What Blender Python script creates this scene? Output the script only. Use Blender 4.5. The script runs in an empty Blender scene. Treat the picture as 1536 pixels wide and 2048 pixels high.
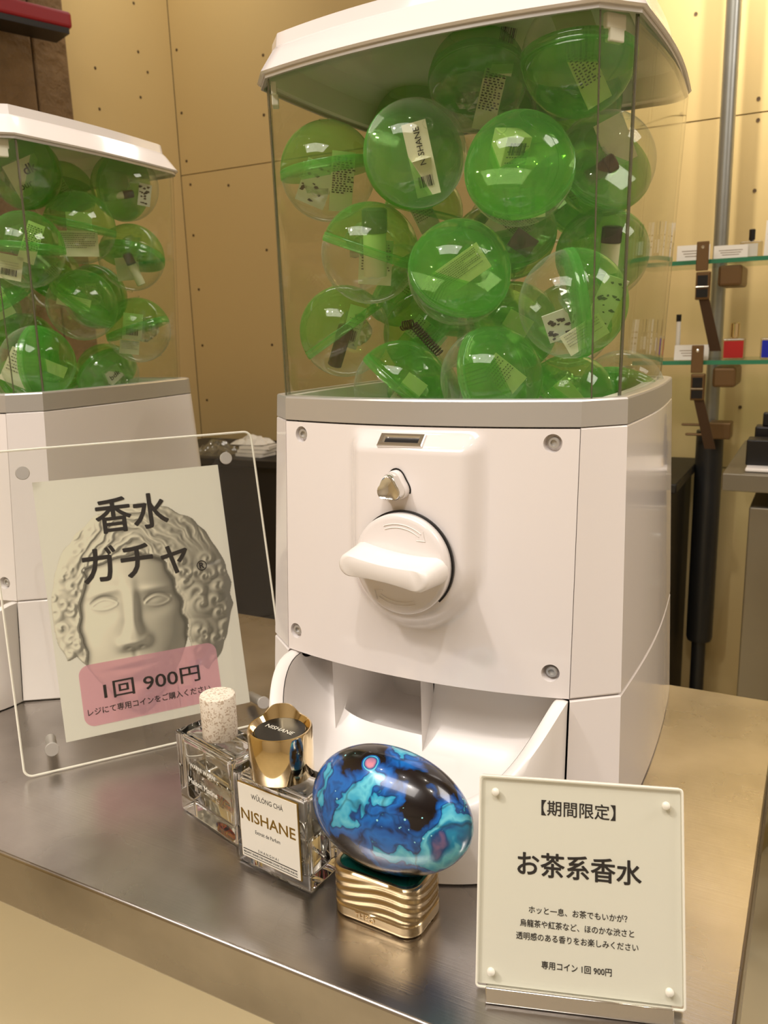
import bpy, math, random
import numpy as np
from mathutils import Vector, Matrix

# ---------------------------------------------------------------- camera
scene = bpy.context.scene
COL = scene.collection
cam_data = bpy.data.cameras.new('camera')
cam = bpy.data.objects.new('camera', cam_data)
COL.objects.link(cam)
cam_data.sensor_fit = 'VERTICAL'
cam_data.sensor_height = 36.0
cam_data.lens = 1631.0 / 2048.0 * 36.0
cam_data.clip_start = 0.01
cam_data.clip_end = 60
_f = 1631.0
_X = Vector((3098, 262, -_f)).normalized()
_Z = Vector((-236, -7368, -_f)).normalized()
_Z = (_Z - _X * _X.dot(_Z)).normalized()
_Y = _Z.cross(_X)
# rows of world->camera (x right, y down, z forward)
r0 = Vector((_X[0], _Y[0], _Z[0])); r1 = Vector((_X[1], _Y[1], _Z[1])); r2 = Vector((_X[2], _Y[2], _Z[2]))
m = Matrix.Identity(4)
for i in range(3):
    m[i][0] = r0[i]; m[i][1] = -r1[i]; m[i][2] = -r2[i]
m.translation = Vector((0, 0, 0.36))
cam.matrix_world = m
scene.camera = cam
cam_data.dof.use_dof = True
cam_data.dof.focus_distance = 0.53
cam_data.dof.aperture_fstop = 20.0

# ---------------------------------------------------------------- view, world, lights
scene.view_settings.view_transform = 'Standard'
scene.view_settings.look = 'None'
scene.view_settings.exposure = 0.0
scene.view_settings.gamma = 1.0
scene.view_settings.use_curve_mapping = False
scene.cycles.transparent_max_bounces = 64
scene.cycles.max_bounces = 14
scene.cycles.transmission_bounces = 14
scene.cycles.glossy_bounces = 6
scene.cycles.diffuse_bounces = 4
scene.cycles.sample_clamp_indirect = 4.0
scene.cycles.blur_glossy = 0.3

world = bpy.data.worlds.new('world')
scene.world = world
world.use_nodes = True
world.node_tree.nodes['Background'].inputs[0].default_value = (1.0, 0.86, 0.68, 1)
world.node_tree.nodes['Background'].inputs[1].default_value = 0.5


def spot(loc, target, power, color=(1.0, 0.86, 0.68), size=70, blend=0.5, radius=0.03):
    d = bpy.data.lights.new('ceiling_or_fill_spot', 'SPOT')
    d.energy = power; d.color = color
    d.spot_size = math.radians(size); d.spot_blend = blend; d.shadow_soft_size = radius
    o = bpy.data.objects.new('ceiling_or_fill_spot', d)
    COL.objects.link(o)
    o.location = loc
    o.rotation_euler = (Vector(target) - Vector(loc)).to_track_quat('-Z', 'Y').to_euler()
    return o


def area(loc, target, power, sx, sy, color=(1.0, 0.87, 0.7)):
    d = bpy.data.lights.new('soft_fill_light', 'AREA')
    d.energy = power; d.color = color; d.shape = 'RECTANGLE'; d.size = sx; d.size_y = sy
    o = bpy.data.objects.new('soft_fill_light', d)
    COL.objects.link(o)
    o.location = loc
    o.rotation_euler = (Vector(target) - Vector(loc)).to_track_quat('-Z', 'Y').to_euler()
    return o


WARM = (1.0, 0.90, 0.74)
NEUT = (1.0, 0.93, 0.87)
spot((0.06, -0.50, 1.78), (-0.30, 0.50, 0.20), 20, NEUT, 62, 0.6, 0.018)
spot((-1.25, -0.35, 1.78), (-0.62, 0.55, 0.30), 10, NEUT, 70, 0.6, 0.02)
spot((0.75, 0.10, 1.78), (-0.30, 0.45, 0.15), 9, WARM, 44, 0.7, 0.02)
spot((-0.50, 1.05, 1.80), (-0.45, 0.55, 0.40), 20, WARM, 52, 0.7, 0.02)
spot((-0.05, 1.85, 1.82), (-0.02, 2.30, 1.28), 105, WARM, 62, 1.0, 0.03)
spot((-0.45, 1.70, 1.80), (-0.32, 2.30, 0.92), 75, WARM, 46, 1.0, 0.03)
spot((-1.60, 1.80, 1.84), (-1.95, 2.25, 1.20), 8, WARM, 95, 0.9, 0.05)
spot((-1.10, 0.90, 1.80), (-1.05, 0.60, 0.0), 16, WARM, 52, 0.9, 0.02)
spot((-0.7, -2.5, 1.70), (-1.15, 0.95, -0.88), 270, WARM, 24, 0.8, 0.04)  # added spot, only brightens the floor seen below the table
spot((-0.95, -0.65, 1.78), (-0.65, 0.45, 0.1), 42, NEUT, 70, 0.8, 0.05)  # added front left fill for machines, signs and table, not a known fitting
spot((0.35, 0.7, 1.80), (0.15, 1.2, -0.9), 9, WARM, 60, 0.8, 0.03)
spot((-0.9, 0.0, 1.82), (-0.5, 0.5, 0.3), 4, NEUT, 60, 0.6, 0.012)
spot((-0.2, 0.0, 1.82), (-0.3, 0.5, 0.3), 4, NEUT, 60, 0.6, 0.012)
spot((-0.55, -0.8, 1.82), (-0.4, 0.5, 0.3), 5, NEUT, 60, 0.6, 0.012)
area((-0.4, -0.9, 1.84), (-0.4, -0.9, 0), 33, 1.6, 1.0, NEUT)  # added soft ambient fill for the room, no real panel
area((1.15, 0.75, 1.86), (0.2, 0.2, 0), 34, 1.0, 1.2, NEUT)  # added side fill for the machine's right flank and the walls
area((-1.0, 2.0, 1.88), (-0.9, 1.2, 0), 9, 1.8, 0.35, NEUT)  # ceiling glow over the back, widened to brighten the steel table front


# ---------------------------------------------------------------- helpers
def srgb(r, g, b, a=1.0):
    def c(v):
        v /= 255.0
        return v / 12.92 if v <= 0.04045 else ((v + 0.055) / 1.055) ** 2.4
    return (c(r), c(g), c(b), a)


def new_mat(name):
    mt = bpy.data.materials.new(name)
    mt.use_nodes = True
    nt = mt.node_tree
    for n in list(nt.nodes):
        if n.type != 'OUTPUT_MATERIAL':
            nt.nodes.remove(n)
    out = [n for n in nt.nodes if n.type == 'OUTPUT_MATERIAL'][0]
    return mt, nt, out


def N(nt, kind, **kw):
    n = nt.nodes.new(kind)
    for k, v in kw.items():
        if k.startswith('i_'):
            n.inputs[k[2:].replace('_', ' ')].default_value = v
        else:
            setattr(n, k, v)
    return n


def principled(name, color, rough=0.5, metal=0.0, noise=None, bump=None, **kw):
    """noise=(scale, amount) varies colour; bump=(scale, strength, distance)."""
    mt, nt, out = new_mat(name)
    p = N(nt, 'ShaderNodeBsdfPrincipled')
    p.inputs['Base Color'].default_value = color
    p.inputs['Roughness'].default_value = rough
    p.inputs['Metallic'].default_value = metal
    for k, v in kw.items():
        p.inputs[k.replace('_', ' ')].default_value = v
    nt.links.new(p.outputs[0], out.inputs[0])
    tc = N(nt, 'ShaderNodeTexCoord')
    if noise:
        nz = N(nt, 'ShaderNodeTexNoise'); nz.inputs['Scale'].default_value = noise[0]; nz.inputs['Detail'].default_value = 6
        nt.links.new(tc.outputs['Object'], nz.inputs['Vector'])
        mx = N(nt, 'ShaderNodeMix', data_type='RGBA')
        mx.inputs['A'].default_value = tuple(c * (1 - noise[1]) for c in color[:3]) + (1,)
        mx.inputs['B'].default_value = tuple(min(1, c * (1 + noise[1])) for c in color[:3]) + (1,)
        nt.links.new(nz.outputs[0], mx.inputs['Factor'])
        nt.links.new(mx.outputs['Result'], p.inputs['Base Color'])
    if bump:
        nb = N(nt, 'ShaderNodeTexNoise'); nb.inputs['Scale'].default_value = bump[0]; nb.inputs['Detail'].default_value = 4
        nt.links.new(tc.outputs['Object'], nb.inputs['Vector'])
        b = N(nt, 'ShaderNodeBump'); b.inputs['Strength'].default_value = bump[1]; b.inputs['Distance'].default_value = bump[2]
        nt.links.new(nb.outputs[0], b.inputs['Height'])
        nt.links.new(b.outputs[0], p.inputs['Normal'])
    return mt


def clear(name, tint, body=None, body_fac=(0.0, 0.0), gloss=(0.04, 0.45), rough=0.03, ripple=None):
    """thin clear sheet or shell: tinted pass-through, some plastic body, mirror coat that grows at grazing angles"""
    mt, nt, out = new_mat(name)
    lw = N(nt, 'ShaderNodeLayerWeight'); lw.inputs['Blend'].default_value = 0.5
    pw = N(nt, 'ShaderNodeMath', operation='POWER'); pw.inputs[1].default_value = 3.5
    nt.links.new(lw.outputs['Facing'], pw.inputs[0])

    def ramp(a, b):
        mm = N(nt, 'ShaderNodeMath', operation='MULTIPLY_ADD')
        mm.inputs[1].default_value = b - a; mm.inputs[2].default_value = a
        nt.links.new(pw.outputs[0], mm.inputs[0])
        return mm
    tr = N(nt, 'ShaderNodeBsdfTransparent'); tr.inputs[0].default_value = tint
    last = tr.outputs[0]
    if body:
        df = N(nt, 'ShaderNodeBsdfDiffuse'); df.inputs[0].default_value = body
        tl = N(nt, 'ShaderNodeBsdfTranslucent'); tl.inputs[0].default_value = body
        ms0 = N(nt, 'ShaderNodeMixShader'); ms0.inputs[0].default_value = 0.5
        nt.links.new(df.outputs[0], ms0.inputs[1]); nt.links.new(tl.outputs[0], ms0.inputs[2])
        ms = N(nt, 'ShaderNodeMixShader')
        nt.links.new(ramp(*body_fac).outputs[0], ms.inputs[0])
        nt.links.new(last, ms.inputs[1]); nt.links.new(ms0.outputs[0], ms.inputs[2])
        last = ms.outputs[0]
    gl = N(nt, 'ShaderNodeBsdfGlossy'); gl.inputs['Roughness'].default_value = rough
    if ripple:
        tc = N(nt, 'ShaderNodeTexCoord')
        nb = N(nt, 'ShaderNodeTexNoise'); nb.inputs['Scale'].default_value = ripple[0]; nb.inputs['Detail'].default_value = 2
        nt.links.new(tc.outputs['Object'], nb.inputs['Vector'])
        b = N(nt, 'ShaderNodeBump'); b.inputs['Strength'].default_value = ripple[1]; b.inputs['Distance'].default_value = ripple[2]
        nt.links.new(nb.outputs[0], b.inputs['Height']); nt.links.new(b.outputs[0], gl.inputs['Normal'])
    ms = N(nt, 'ShaderNodeMixShader')
    nt.links.new(ramp(*gloss).outputs[0], ms.inputs[0])
    nt.links.new(last, ms.inputs[1]); nt.links.new(gl.outputs[0], ms.inputs[2])
    nt.links.new(ms.outputs[0], out.inputs[0])
    return mt


M = {}
M['white'] = principled('glossy_white_plastic', srgb(236, 229, 226), 0.14, Coat_Weight=0.5, Coat_Roughness=0.05)
M['white_soft'] = principled('satin_white_plastic', srgb(241, 235, 230), 0.32)
M['silver'] = principled('silver_paint', srgb(196, 193, 188), 0.32, 0.5)
M['chrome'] = principled('chrome', srgb(232, 230, 226), 0.10, 0.92)
M['black'] = principled('black_plastic', srgb(18, 16, 15), 0.35)
M['ink'] = principled('black_ink', srgb(30, 25, 24), 0.6)
M['ink_gold'] = principled('gold_ink', srgb(150, 120, 50), 0.35, 0.6)
M['ink_pale'] = principled('pale_ink', srgb(225, 220, 205), 0.5)
M['paper'] = principled('cream_paper', srgb(234, 230, 218), 0.7, bump=(60, 0.1, 0.001))
M['paper_white'] = principled('white_paper', srgb(240, 236, 226), 0.7)
M['gold'] = principled('polished_gold', srgb(236, 216, 176), 0.08, 1.0)
M['gold_satin'] = principled('satin_gold', srgb(208, 188, 150), 0.24, 1.0)
M['acrylic'] = clear('clear_acrylic', (0.965, 0.97, 0.955, 1), gloss=(0.035, 0.55), rough=0.015)
M['pane'] = clear('clear_machine_window', (0.97, 0.975, 0.955, 1), gloss=(0.035, 0.6), rough=0.015, ripple=(9, 0.05, 0.002))
M['acrylic_edge'] = principled('frosted_acrylic_edge', srgb(240, 236, 222), 0.25)
M['cap_clear'] = clear('clear_capsule_plastic', (0.96, 0.98, 0.94, 1), body=srgb(232, 236, 218), body_fac=(0.03, 0.50), gloss=(0.07, 0.5), rough=0.02, ripple=(60, 0.10, 0.002))
M['cap_green'] = clear('green_capsule_plastic', (0.74, 0.92, 0.56, 1), body=srgb(128, 212, 104), body_fac=(0.19, 0.60), gloss=(0.07, 0.45), rough=0.03, ripple=(60, 0.10, 0.002))
M['cap_rim'] = clear('green_capsule_rim', (0.72, 0.95, 0.60, 1), body=srgb(140, 236, 124), body_fac=(0.26, 0.6), gloss=(0.08, 0.4), rough=0.05)
M['pane_edge'] = clear('window_edge', (0.45, 0.47, 0.40, 1), body=srgb(120, 122, 104), body_fac=(0.3, 0.5), gloss=(0.25, 0.6), rough=0.06)
M['wrap'] = clear('clear_wrapping_film', (0.95, 0.96, 0.92, 1), body=srgb(225, 225, 205), body_fac=(0.12, 0.35), gloss=(0.26, 0.7), rough=0.10, ripple=(60, 0.8, 0.004))
M['shelf_glass'] = clear('shelf_glass', (0.86, 0.93, 0.87, 1), gloss=(0.05, 0.6), rough=0.01)
M['glass_edge'] = principled('green_glass_edge', srgb(60, 140, 105), 0.15)
M['bronze'] = principled('bronze_bracket', srgb(120, 92, 58), 0.45, 0.5)
M['strap'] = principled('dark_bronze_strap', srgb(74, 52, 32), 0.5, 0.3)
M['coil'] = principled('dark_wire', srgb(84, 74, 58), 0.35, 0.6)
M['pipe'] = principled('galvanised_pipe', srgb(160, 162, 158), 0.35, 0.8, noise=(14, 0.2))
M['pipe_dark'] = principled('dark_pipe', srgb(66, 66, 66), 0.4, 0.6)
M['red'] = principled('red_paint', srgb(150, 22, 34), 0.4)
M['concrete'] = principled('rough_concrete', srgb(120, 96, 66), 0.9, noise=(18, 0.35), bump=(30, 0.8, 0.02))
M['drywall'] = principled('bare_wall_board', srgb(206, 182, 128), 0.85, noise=(1.3, 0.05), bump=(25, 0.06, 0.004))
M['hole'] = principled('dark_screw_head', srgb(84, 64, 40), 0.7)
M['floor'] = principled('beige_concrete_floor', srgb(222, 208, 172), 0.5, noise=(2.2, 0.12), bump=(12, 0.15, 0.01))
M['ceil'] = principled('ceiling_paint', srgb(190, 178, 155), 0.8)
M['wallroom'] = principled('room_paint', srgb(214, 204, 186), 0.8)
M['cab_dark'] = principled('black_cabinet', srgb(26, 22, 18), 0.5)
M['cab_steel'] = principled('brushed_cabinet_steel', srgb(140, 134, 120), 0.42, 0.8, noise=(6, 0.1))
M['liquid'] = None


def steel():
    mt, nt, out = new_mat('brushed_stainless_steel')
    p = N(nt, 'ShaderNodeBsdfPrincipled')
    p.inputs['Metallic'].default_value = 1.0
    tc = N(nt, 'ShaderNodeTexCoord')
    mp = N(nt, 'ShaderNodeMapping'); mp.inputs['Scale'].default_value = (6, 260, 60)
    mp.inputs['Rotation'].default_value = (0, 0, 0.03)
    nt.links.new(tc.outputs['Object'], mp.inputs['Vector'])
    nz = N(nt, 'ShaderNodeTexNoise'); nz.inputs['Scale'].default_value = 3; nz.inputs['Detail'].default_value = 5
    nt.links.new(mp.outputs[0], nz.inputs['Vector'])
    cl = N(nt, 'ShaderNodeTexNoise'); cl.inputs['Scale'].default_value = 9; cl.inputs['Detail'].default_value = 5
    nt.links.new(tc.outputs['Object'], cl.inputs['Vector'])
    cr = N(nt, 'ShaderNodeValToRGB')
    cr.color_ramp.elements[0].color = srgb(156, 151, 147); cr.color_ramp.elements[1].color = srgb(200, 195, 191)
    cr.color_ramp.elements[0].position = 0.3; cr.color_ramp.elements[1].position = 0.7
    nt.links.new(cl.outputs[0], cr.inputs[0]); nt.links.new(cr.outputs[0], p.inputs['Base Color'])
    rr = N(nt, 'ShaderNodeMapRange'); rr.inputs['To Min'].default_value = 0.20; rr.inputs['To Max'].default_value = 0.36
    nt.links.new(cl.outputs[0], rr.inputs[0]); nt.links.new(rr.outputs[0], p.inputs['Roughness'])
    # fine brushing and a few scratches
    sc = N(nt, 'ShaderNodeTexVoronoi', feature='DISTANCE_TO_EDGE'); sc.inputs['Scale'].default_value = 7
    mp2 = N(nt, 'ShaderNodeMapping'); mp2.inputs['Scale'].default_value = (1, 3.2, 1); mp2.inputs['Rotation'].default_value = (0, 0, 0.6)
    nt.links.new(tc.outputs['Object'], mp2.inputs['Vector']); nt.links.new(mp2.outputs[0], sc.inputs['Vector'])
    st = N(nt, 'ShaderNodeMath', operation='LESS_THAN'); st.inputs[1].default_value = 0.0035
    nt.links.new(sc.outputs['Distance'], st.inputs[0])
    ad = N(nt, 'ShaderNodeMath', operation='MULTIPLY_ADD'); ad.inputs[1].default_value = 0.6
    nt.links.new(st.outputs[0], ad.inputs[0]); nt.links.new(nz.outputs[0], ad.inputs[2])
    b = N(nt, 'ShaderNodeBump'); b.inputs['Strength'].default_value = 0.12; b.inputs['Distance'].default_value = 0.0006
    nt.links.new(ad.outputs[0], b.inputs['Height']); nt.links.new(b.outputs[0], p.inputs['Normal'])
    nt.links.new(p.outputs[0], out.inputs[0])
    return mt


M['steel'] = steel()


def glass(name, color, ior=1.48, rough=0.0):
    mt, nt, out = new_mat(name)
    p = N(nt, 'ShaderNodeBsdfPrincipled')
    p.inputs['Base Color'].default_value = color
    p.inputs['Transmission Weight'].default_value = 1.0
    p.inputs['IOR'].default_value = ior
    p.inputs['Roughness'].default_value = rough
    nt.links.new(p.outputs[0], out.inputs[0])
    return mt


M['glass'] = glass('bottle_glass', (0.97, 0.975, 0.97, 1))
M['liquid'] = glass('pale_perfume', (0.97, 0.95, 0.84, 1), 1.36)


# ---------------------------------------------------------------- mesh helpers
def mesh_obj(name, verts, faces, mat, parent=None, smooth=False, loc=None, rot=None, auto=None):
    me = bpy.data.meshes.new(name)
    me.from_pydata([tuple(v) for v in verts], [], [tuple(f) for f in faces])
    me.validate()
    if mat is not None:
        me.materials.append(mat)
    o = bpy.data.objects.new(name, me)
    COL.objects.link(o)
    if parent is not None:
        o.parent = parent
    if loc is not None:
        o.location = loc
    if rot is not None:
        o.rotation_euler = rot
    if smooth:
        me.polygons.foreach_set('use_smooth', [True] * len(me.polygons))
        if auto:
            me.set_sharp_from_angle(angle=math.radians(auto))
    return o


class MB:
    """collects shapes into one mesh"""
    def __init__(self):
        self.v = []; self.f = []

    def add(self, v, f):
        k = len(self.v)
        self.v += [tuple(p) for p in v]
        self.f += [tuple(i + k for i in q) for q in f]

    def box(self, c, s, R=None):
        x, y, z = s[0] / 2, s[1] / 2, s[2] / 2
        v = [Vector(p) for p in [(-x, -y, -z), (x, -y, -z), (x, y, -z), (-x, y, -z), (-x, -y, z), (x, -y, z), (x, y, z), (-x, y, z)]]
        if R is not None:
            v = [R @ p for p in v]
        v = [p + Vector(c) for p in v]
        self.add(v, [(0, 3, 2, 1), (4, 5, 6, 7), (0, 1, 5, 4), (1, 2, 6, 5), (2, 3, 7, 6), (3, 0, 4, 7)])

    def loft(self, rings, cap0=False, cap1=False, closed=True):
        n = len(rings[0]); v = []; f = []
        for r in rings:
            v += list(r)
        for i in range(len(rings) - 1):
            for j in range(n if closed else n - 1):
                a = i * n + j; b = i * n + (j + 1) % n
                f.append((a, b, b + n, a + n))
        if cap0: f.append(tuple(range(n))[::-1])
        if cap1: f.append(tuple((len(rings) - 1) * n + k for k in range(n)))
        self.add(v, f)

    def lathe(self, prof, seg=32, c=(0, 0, 0), R=None):
        rings = []
        for r, z in prof:
            ring = []
            for k in range(seg):
                a = 2 * math.pi * k / seg
                p = Vector((r * math.cos(a), r * math.sin(a), z))
                if R is not None: p = R @ p
                ring.append(p + Vector(c))
            rings.append(ring)
        self.loft(rings, prof[0][0] > 1e-7, prof[-1][0] > 1e-7)

    def tube(self, pts, r, seg=8, caps=True):
        pts = [Vector(p) for p in pts]
        rings = []; up = Vector((0.13, 0.27, 0.95))
        for i, p in enumerate(pts):
            t = (pts[min(i + 1, len(pts) - 1)] - pts[max(i - 1, 0)]).normalized()
            a = t.cross(up)
            if a.length < 1e-4: a = t.cross(Vector((1, 0, 0)))
            a.normalize(); b = t.cross(a)
            rr = r[i] if isinstance(r, (list, tuple)) else r
            rings.append([p + (a * math.cos(2 * math.pi * k / seg) + b * math.sin(2 * math.pi * k / seg)) * rr for k in range(seg)])
        self.loft(rings, caps, caps)

    def build(self, name, mat, parent=None, **kw):
        return mesh_obj(name, self.v, self.f, mat, parent, **kw)


def bevel(o, w, seg=3, angle=35):
    b = o.modifiers.new('bevel', 'BEVEL'); b.width = w; b.segments = seg; b.limit_method = 'ANGLE'; b.angle_limit = math.radians(angle)
    b.harden_normals = False
    return o


def box_obj(name, c, s, mat, parent=None, bev=0.0, R=None, seg=2):
    b = MB(); b.box(c, s, R)
    o = b.build(name, mat, parent)
    if bev:
        bevel(o, bev, seg)
        o.data.polygons.foreach_set('use_smooth', [True] * len(o.data.polygons))
        o.data.set_sharp_from_angle(angle=math.radians(50))
    return o


def empty(name, loc, rot=None, matrix=None):
    o = bpy.data.objects.new(name, None)
    o.empty_display_size = 0.02
    COL.objects.link(o)
    if matrix is not None: o.matrix_world = matrix
    else:
        o.location = loc
        if rot: o.rotation_euler = rot
    return o


def tag(o, label, cat, group=None):
    o['label'] = label; o['category'] = cat
    if group: o['group'] = group
    return o


def struct(o):
    o['kind'] = 'structure'
    return o


def text_geo(body, size, bold=0.0, align='CENTER', spacing=1.0):
    cu = bpy.data.curves.new('t', 'FONT')
    cu.body = body; cu.size = size; cu.align_x = align; cu.align_y = 'CENTER'
    cu.offset = bold * size; cu.space_character = spacing; cu.resolution_u = 3
    cu.extrude = 0.00006
    o = bpy.data.objects.new('t', cu)
    COL.objects.link(o)
    dg = bpy.context.evaluated_depsgraph_get()
    me = bpy.data.meshes.new_from_object(o.evaluated_get(dg))
    v = [tuple(p.co) for p in me.vertices]; f = [tuple(p.vertices) for p in me.polygons]
    bpy.data.objects.remove(o); bpy.data.curves.remove(cu); bpy.data.meshes.remove(me)
    return v, f


def lettering(lines, mat, parent, name='lettering', y=0.0):
    """lines: (text, x, z, size, bold, fit_width or None, spacing); drawn on the local XZ plane facing -Y"""
    mb = MB()
    for body, x, z, size, bold, fit, sp in lines:
        v, f = text_geo(body, size, 0.0, 'CENTER', sp)
        if not v: continue
        if bold:
            v0 = np.array(v); n0 = len(v0); q = bold * size * 1.15; vs = []; fs = []
            for k_, (ox, oy) in enumerate(((-q, 0), (q, 0), (0, -q * .8), (0, q * .8), (-q * .7, -q * .6), (q * .7, q * .6), (-q * .7, q * .6), (q * .7, -q * .6))):
                vs.append(v0 + np.array([ox, oy, k_ * 2e-6])); fs += [tuple(i + n0 * k_ for i in g_) for g_ in f]
            v = np.concatenate(vs).tolist(); f = fs
        a = np.array(v)
        a[:, 0] -= (a[:, 0].min() + a[:, 0].max()) / 2
        a[:, 1] -= (a[:, 1].min() + a[:, 1].max()) / 2
        if fit:
            a[:, 0] *= fit / (a[:, 0].max() - a[:, 0].min())
        mb.add([(p[0] + x, y - p[2], p[1] + z) for p in a], f)
    return mb.build(name, mat, parent)


def face_frame(origin, u, up):
    u = Vector(u).normalized(); up = Vector(up).normalized()
    b = up.cross(u)
    mm = Matrix.Identity(4)
    for i in range(3):
        mm[i][0] = u[i]; mm[i][1] = b[i]; mm[i][2] = up[i]
    mm.translation = Vector(origin)
    return mm


def yaw_frame(origin, yaw, lean=0.0):
    u = Vector((math.cos(yaw), math.sin(yaw), 0)); n = Vector((u[1], -u[0], 0))
    return face_frame(origin, u, -n * math.sin(lean) + Vector((0, 0, 1)) * math.cos(lean))


def copy_tree(o, parent=None):
    c = o.copy(); COL.objects.link(c)
    c.parent = parent
    if parent is not None:
        c.matrix_parent_inverse = o.matrix_parent_inverse.copy()
    for ch in list(o.children):
        copy_tree(ch, c)
    return c

# ---------------------------------------------------------------- the room
FZ = -0.88
fl = box_obj('floor', (-0.3, 0.0, FZ - 0.05), (5.0, 6.0, 0.1), M['floor']); struct(fl)
ce = box_obj('ceiling', (-0.3, 0.0, 1.95), (5.0, 6.0, 0.1), M['ceil']); struct(ce)
wb = box_obj('wall_back', (-0.3, 2.38, 0.51), (5.0, 0.10, 2.78), M['hole']); struct(wb)
wl = box_obj('wall_left', (-2.07, 0.0, 0.51), (0.10, 6.0, 2.78), M['hole']); struct(wl)
wr = box_obj('wall_right', (2.05, 0.0, 0.51), (0.10, 6.0, 2.78), M['wallroom']); struct(wr)
wf = box_obj('wall_front', (-0.3, -2.95, 0.51), (5.0, 0.10, 2.78), M['wallroom']); struct(wf)


def board(x0, x1, z0, z1):
    o = box_obj('wall_board', ((x0 + x1) / 2, 2.315, (z0 + z1) / 2), (x1 - x0 - 0.003, 0.03, z1 - z0 - 0.003), M['drywall'], wb)
    return o


zs = [FZ, -0.02, 0.9]
for x0, x1, z0, z1 in [(-1.99, -0.80, -0.02, 0.9), (-0.80, 0.40, -0.02, 0.845), (0.40, 2.0, -0.02, 0.845),
                       (-1.99, -0.80, 0.9, 1.9), (-0.80, 0.40, 0.845, 1.9), (0.40, 2.0, 0.845, 1.9),
                       (-1.99, -0.80, FZ, -0.02), (-0.80, 0.40, FZ, -0.02), (0.40, 2.0, FZ, -0.02)]:
    board(x0, x1, z0, z1)
for y0, y1 in [(1.40, 2.30), (0.50, 1.40), (-0.40, 0.50), (-2.90, -0.40)]:
    box_obj('wall_board', (-2.005, (y0 + y1) / 2, 0.51), (0.03, y1 - y0 - 0.003, 2.78), M['drywall'], wl)


def disc_screw(p, axis, parent):
    b = MB()
    R = Matrix.Rotation(math.pi / 2, 3, 'X') if axis == 'y' else Matrix.Rotation(math.pi / 2, 3, 'Y')
    b.lathe([(0.0045, -0.002), (0.0045, 0.0006), (0.003, 0.0003), (0.0, 0.0002)], 10, p, R)
    b.build('screw_head', M['hole'], parent)


for x, z in [(-1.94, 1.275), (-1.94, 1.085), (-1.935, 0.936), (-1.926, 0.861), (-1.767, 0.842), (-1.93, 0.699), (-1.925, 0.521), (-1.928, 0.332),
             (-1.927, 0.142), (-1.60, 1.202), (-1.61, 1.033), (-1.63, 0.63), (-1.631, 0.328), (-0.337, 1.078), (-0.187, 0.869), (-0.185, 0.822),
             (-0.183, 0.664), (-0.36, 0.86), (-0.185, 0.143), (-0.30, 0.43)]:
    disc_screw((x * 2.2995 / 2.27, 2.2995, 0.36 + (z - 0.36) * 2.2995 / 2.27), 'y', wb)
for y, z in [(2.145, 1.246), (2.18, 1.195), (2.138, 1.112), (1.957, 1.154), (1.958, 1.041), (2.144, 1.384)]:
    disc_screw((-1.9895, y, z), 'x', wl)

# concrete pillar against the left wall, in two blocks with an open joint, red beam across it
t = empty('concrete_pillar', (-1.97, 1.4, FZ)); tag(t, 'rough brown concrete pillar with an open vertical joint below the red beam', 'pillar')
for y0, y1 in [(1.699, 1.815), (1.20, 1.693)]:
    o = box_obj('concrete_block', (0.0, (y0 + y1) / 2 - 1.4, 1.37), (0.05, y1 - y0, 2.74), M['concrete'], t, 0.006)
d = Vector((-1.80, 1.707, 1.16)) - Vector((-1.858, 1.532, 1.16)); d.normalize()
t = empty('red_beam', (-1.80, 1.707, 1.150), (0, 0, math.atan2(d.y, d.x))); tag(t, 'red painted beam end with a dark underside on the concrete pillar', 'beam')
bm_ = MB(); bm_.box((-0.35, 0.04, 0.027), (0.70, 0.08, 0.040))
o = bm_.build('beam_face', M['red'], t); bevel(o, 0.008, 3)
bm_ = MB(); bm_.box((-0.355, 0.045, 0.000), (0.69, 0.085, 0.014))
o = bm_.build('beam_underside', M['black'], t)

# pipe on the back wall, a thick dark sleeve below
t = empty('wall_pipe', (-0.245, 2.2, 0.09)); tag(t, 'galvanised steel pipe running up the board wall behind the glass shelves', 'pipe')
b = MB(); b.lathe([(0.017, -0.02), (0.017, 1.81)], 20); b.build('upper_pipe', M['pipe'], t, smooth=True, auto=50)
t2 = b = MB(); b.lathe([(0.033, 0.0), (0.033, -0.55), (0.03, -0.56), (0.018, -0.56), (0.018, -0.97), (0.03, -0.97)], 24); b.build('lower_sleeve', M['pipe_dark'], t, smooth=True, auto=40)

# glass shelves
GS = {}
for nm, z, lab in (('u', 0.489, 'upper clear glass shelf with a green edge on the back wall'), ('l', 0.268, 'lower clear glass shelf with a green edge on the back wall')):
    t = empty('glass_shelf', (0, 2.0, z)); tag(t, lab, 'shelf')
    box_obj('shelf_pane', (0.245, 0.105, 0), (1.30, 0.19, 0.009), M['shelf_glass'], t)
    box_obj('front_edge', (0.245, 0.008, 0), (1.30, 0.004, 0.0094), M['glass_edge'], t)
    GS[nm] = t


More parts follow.
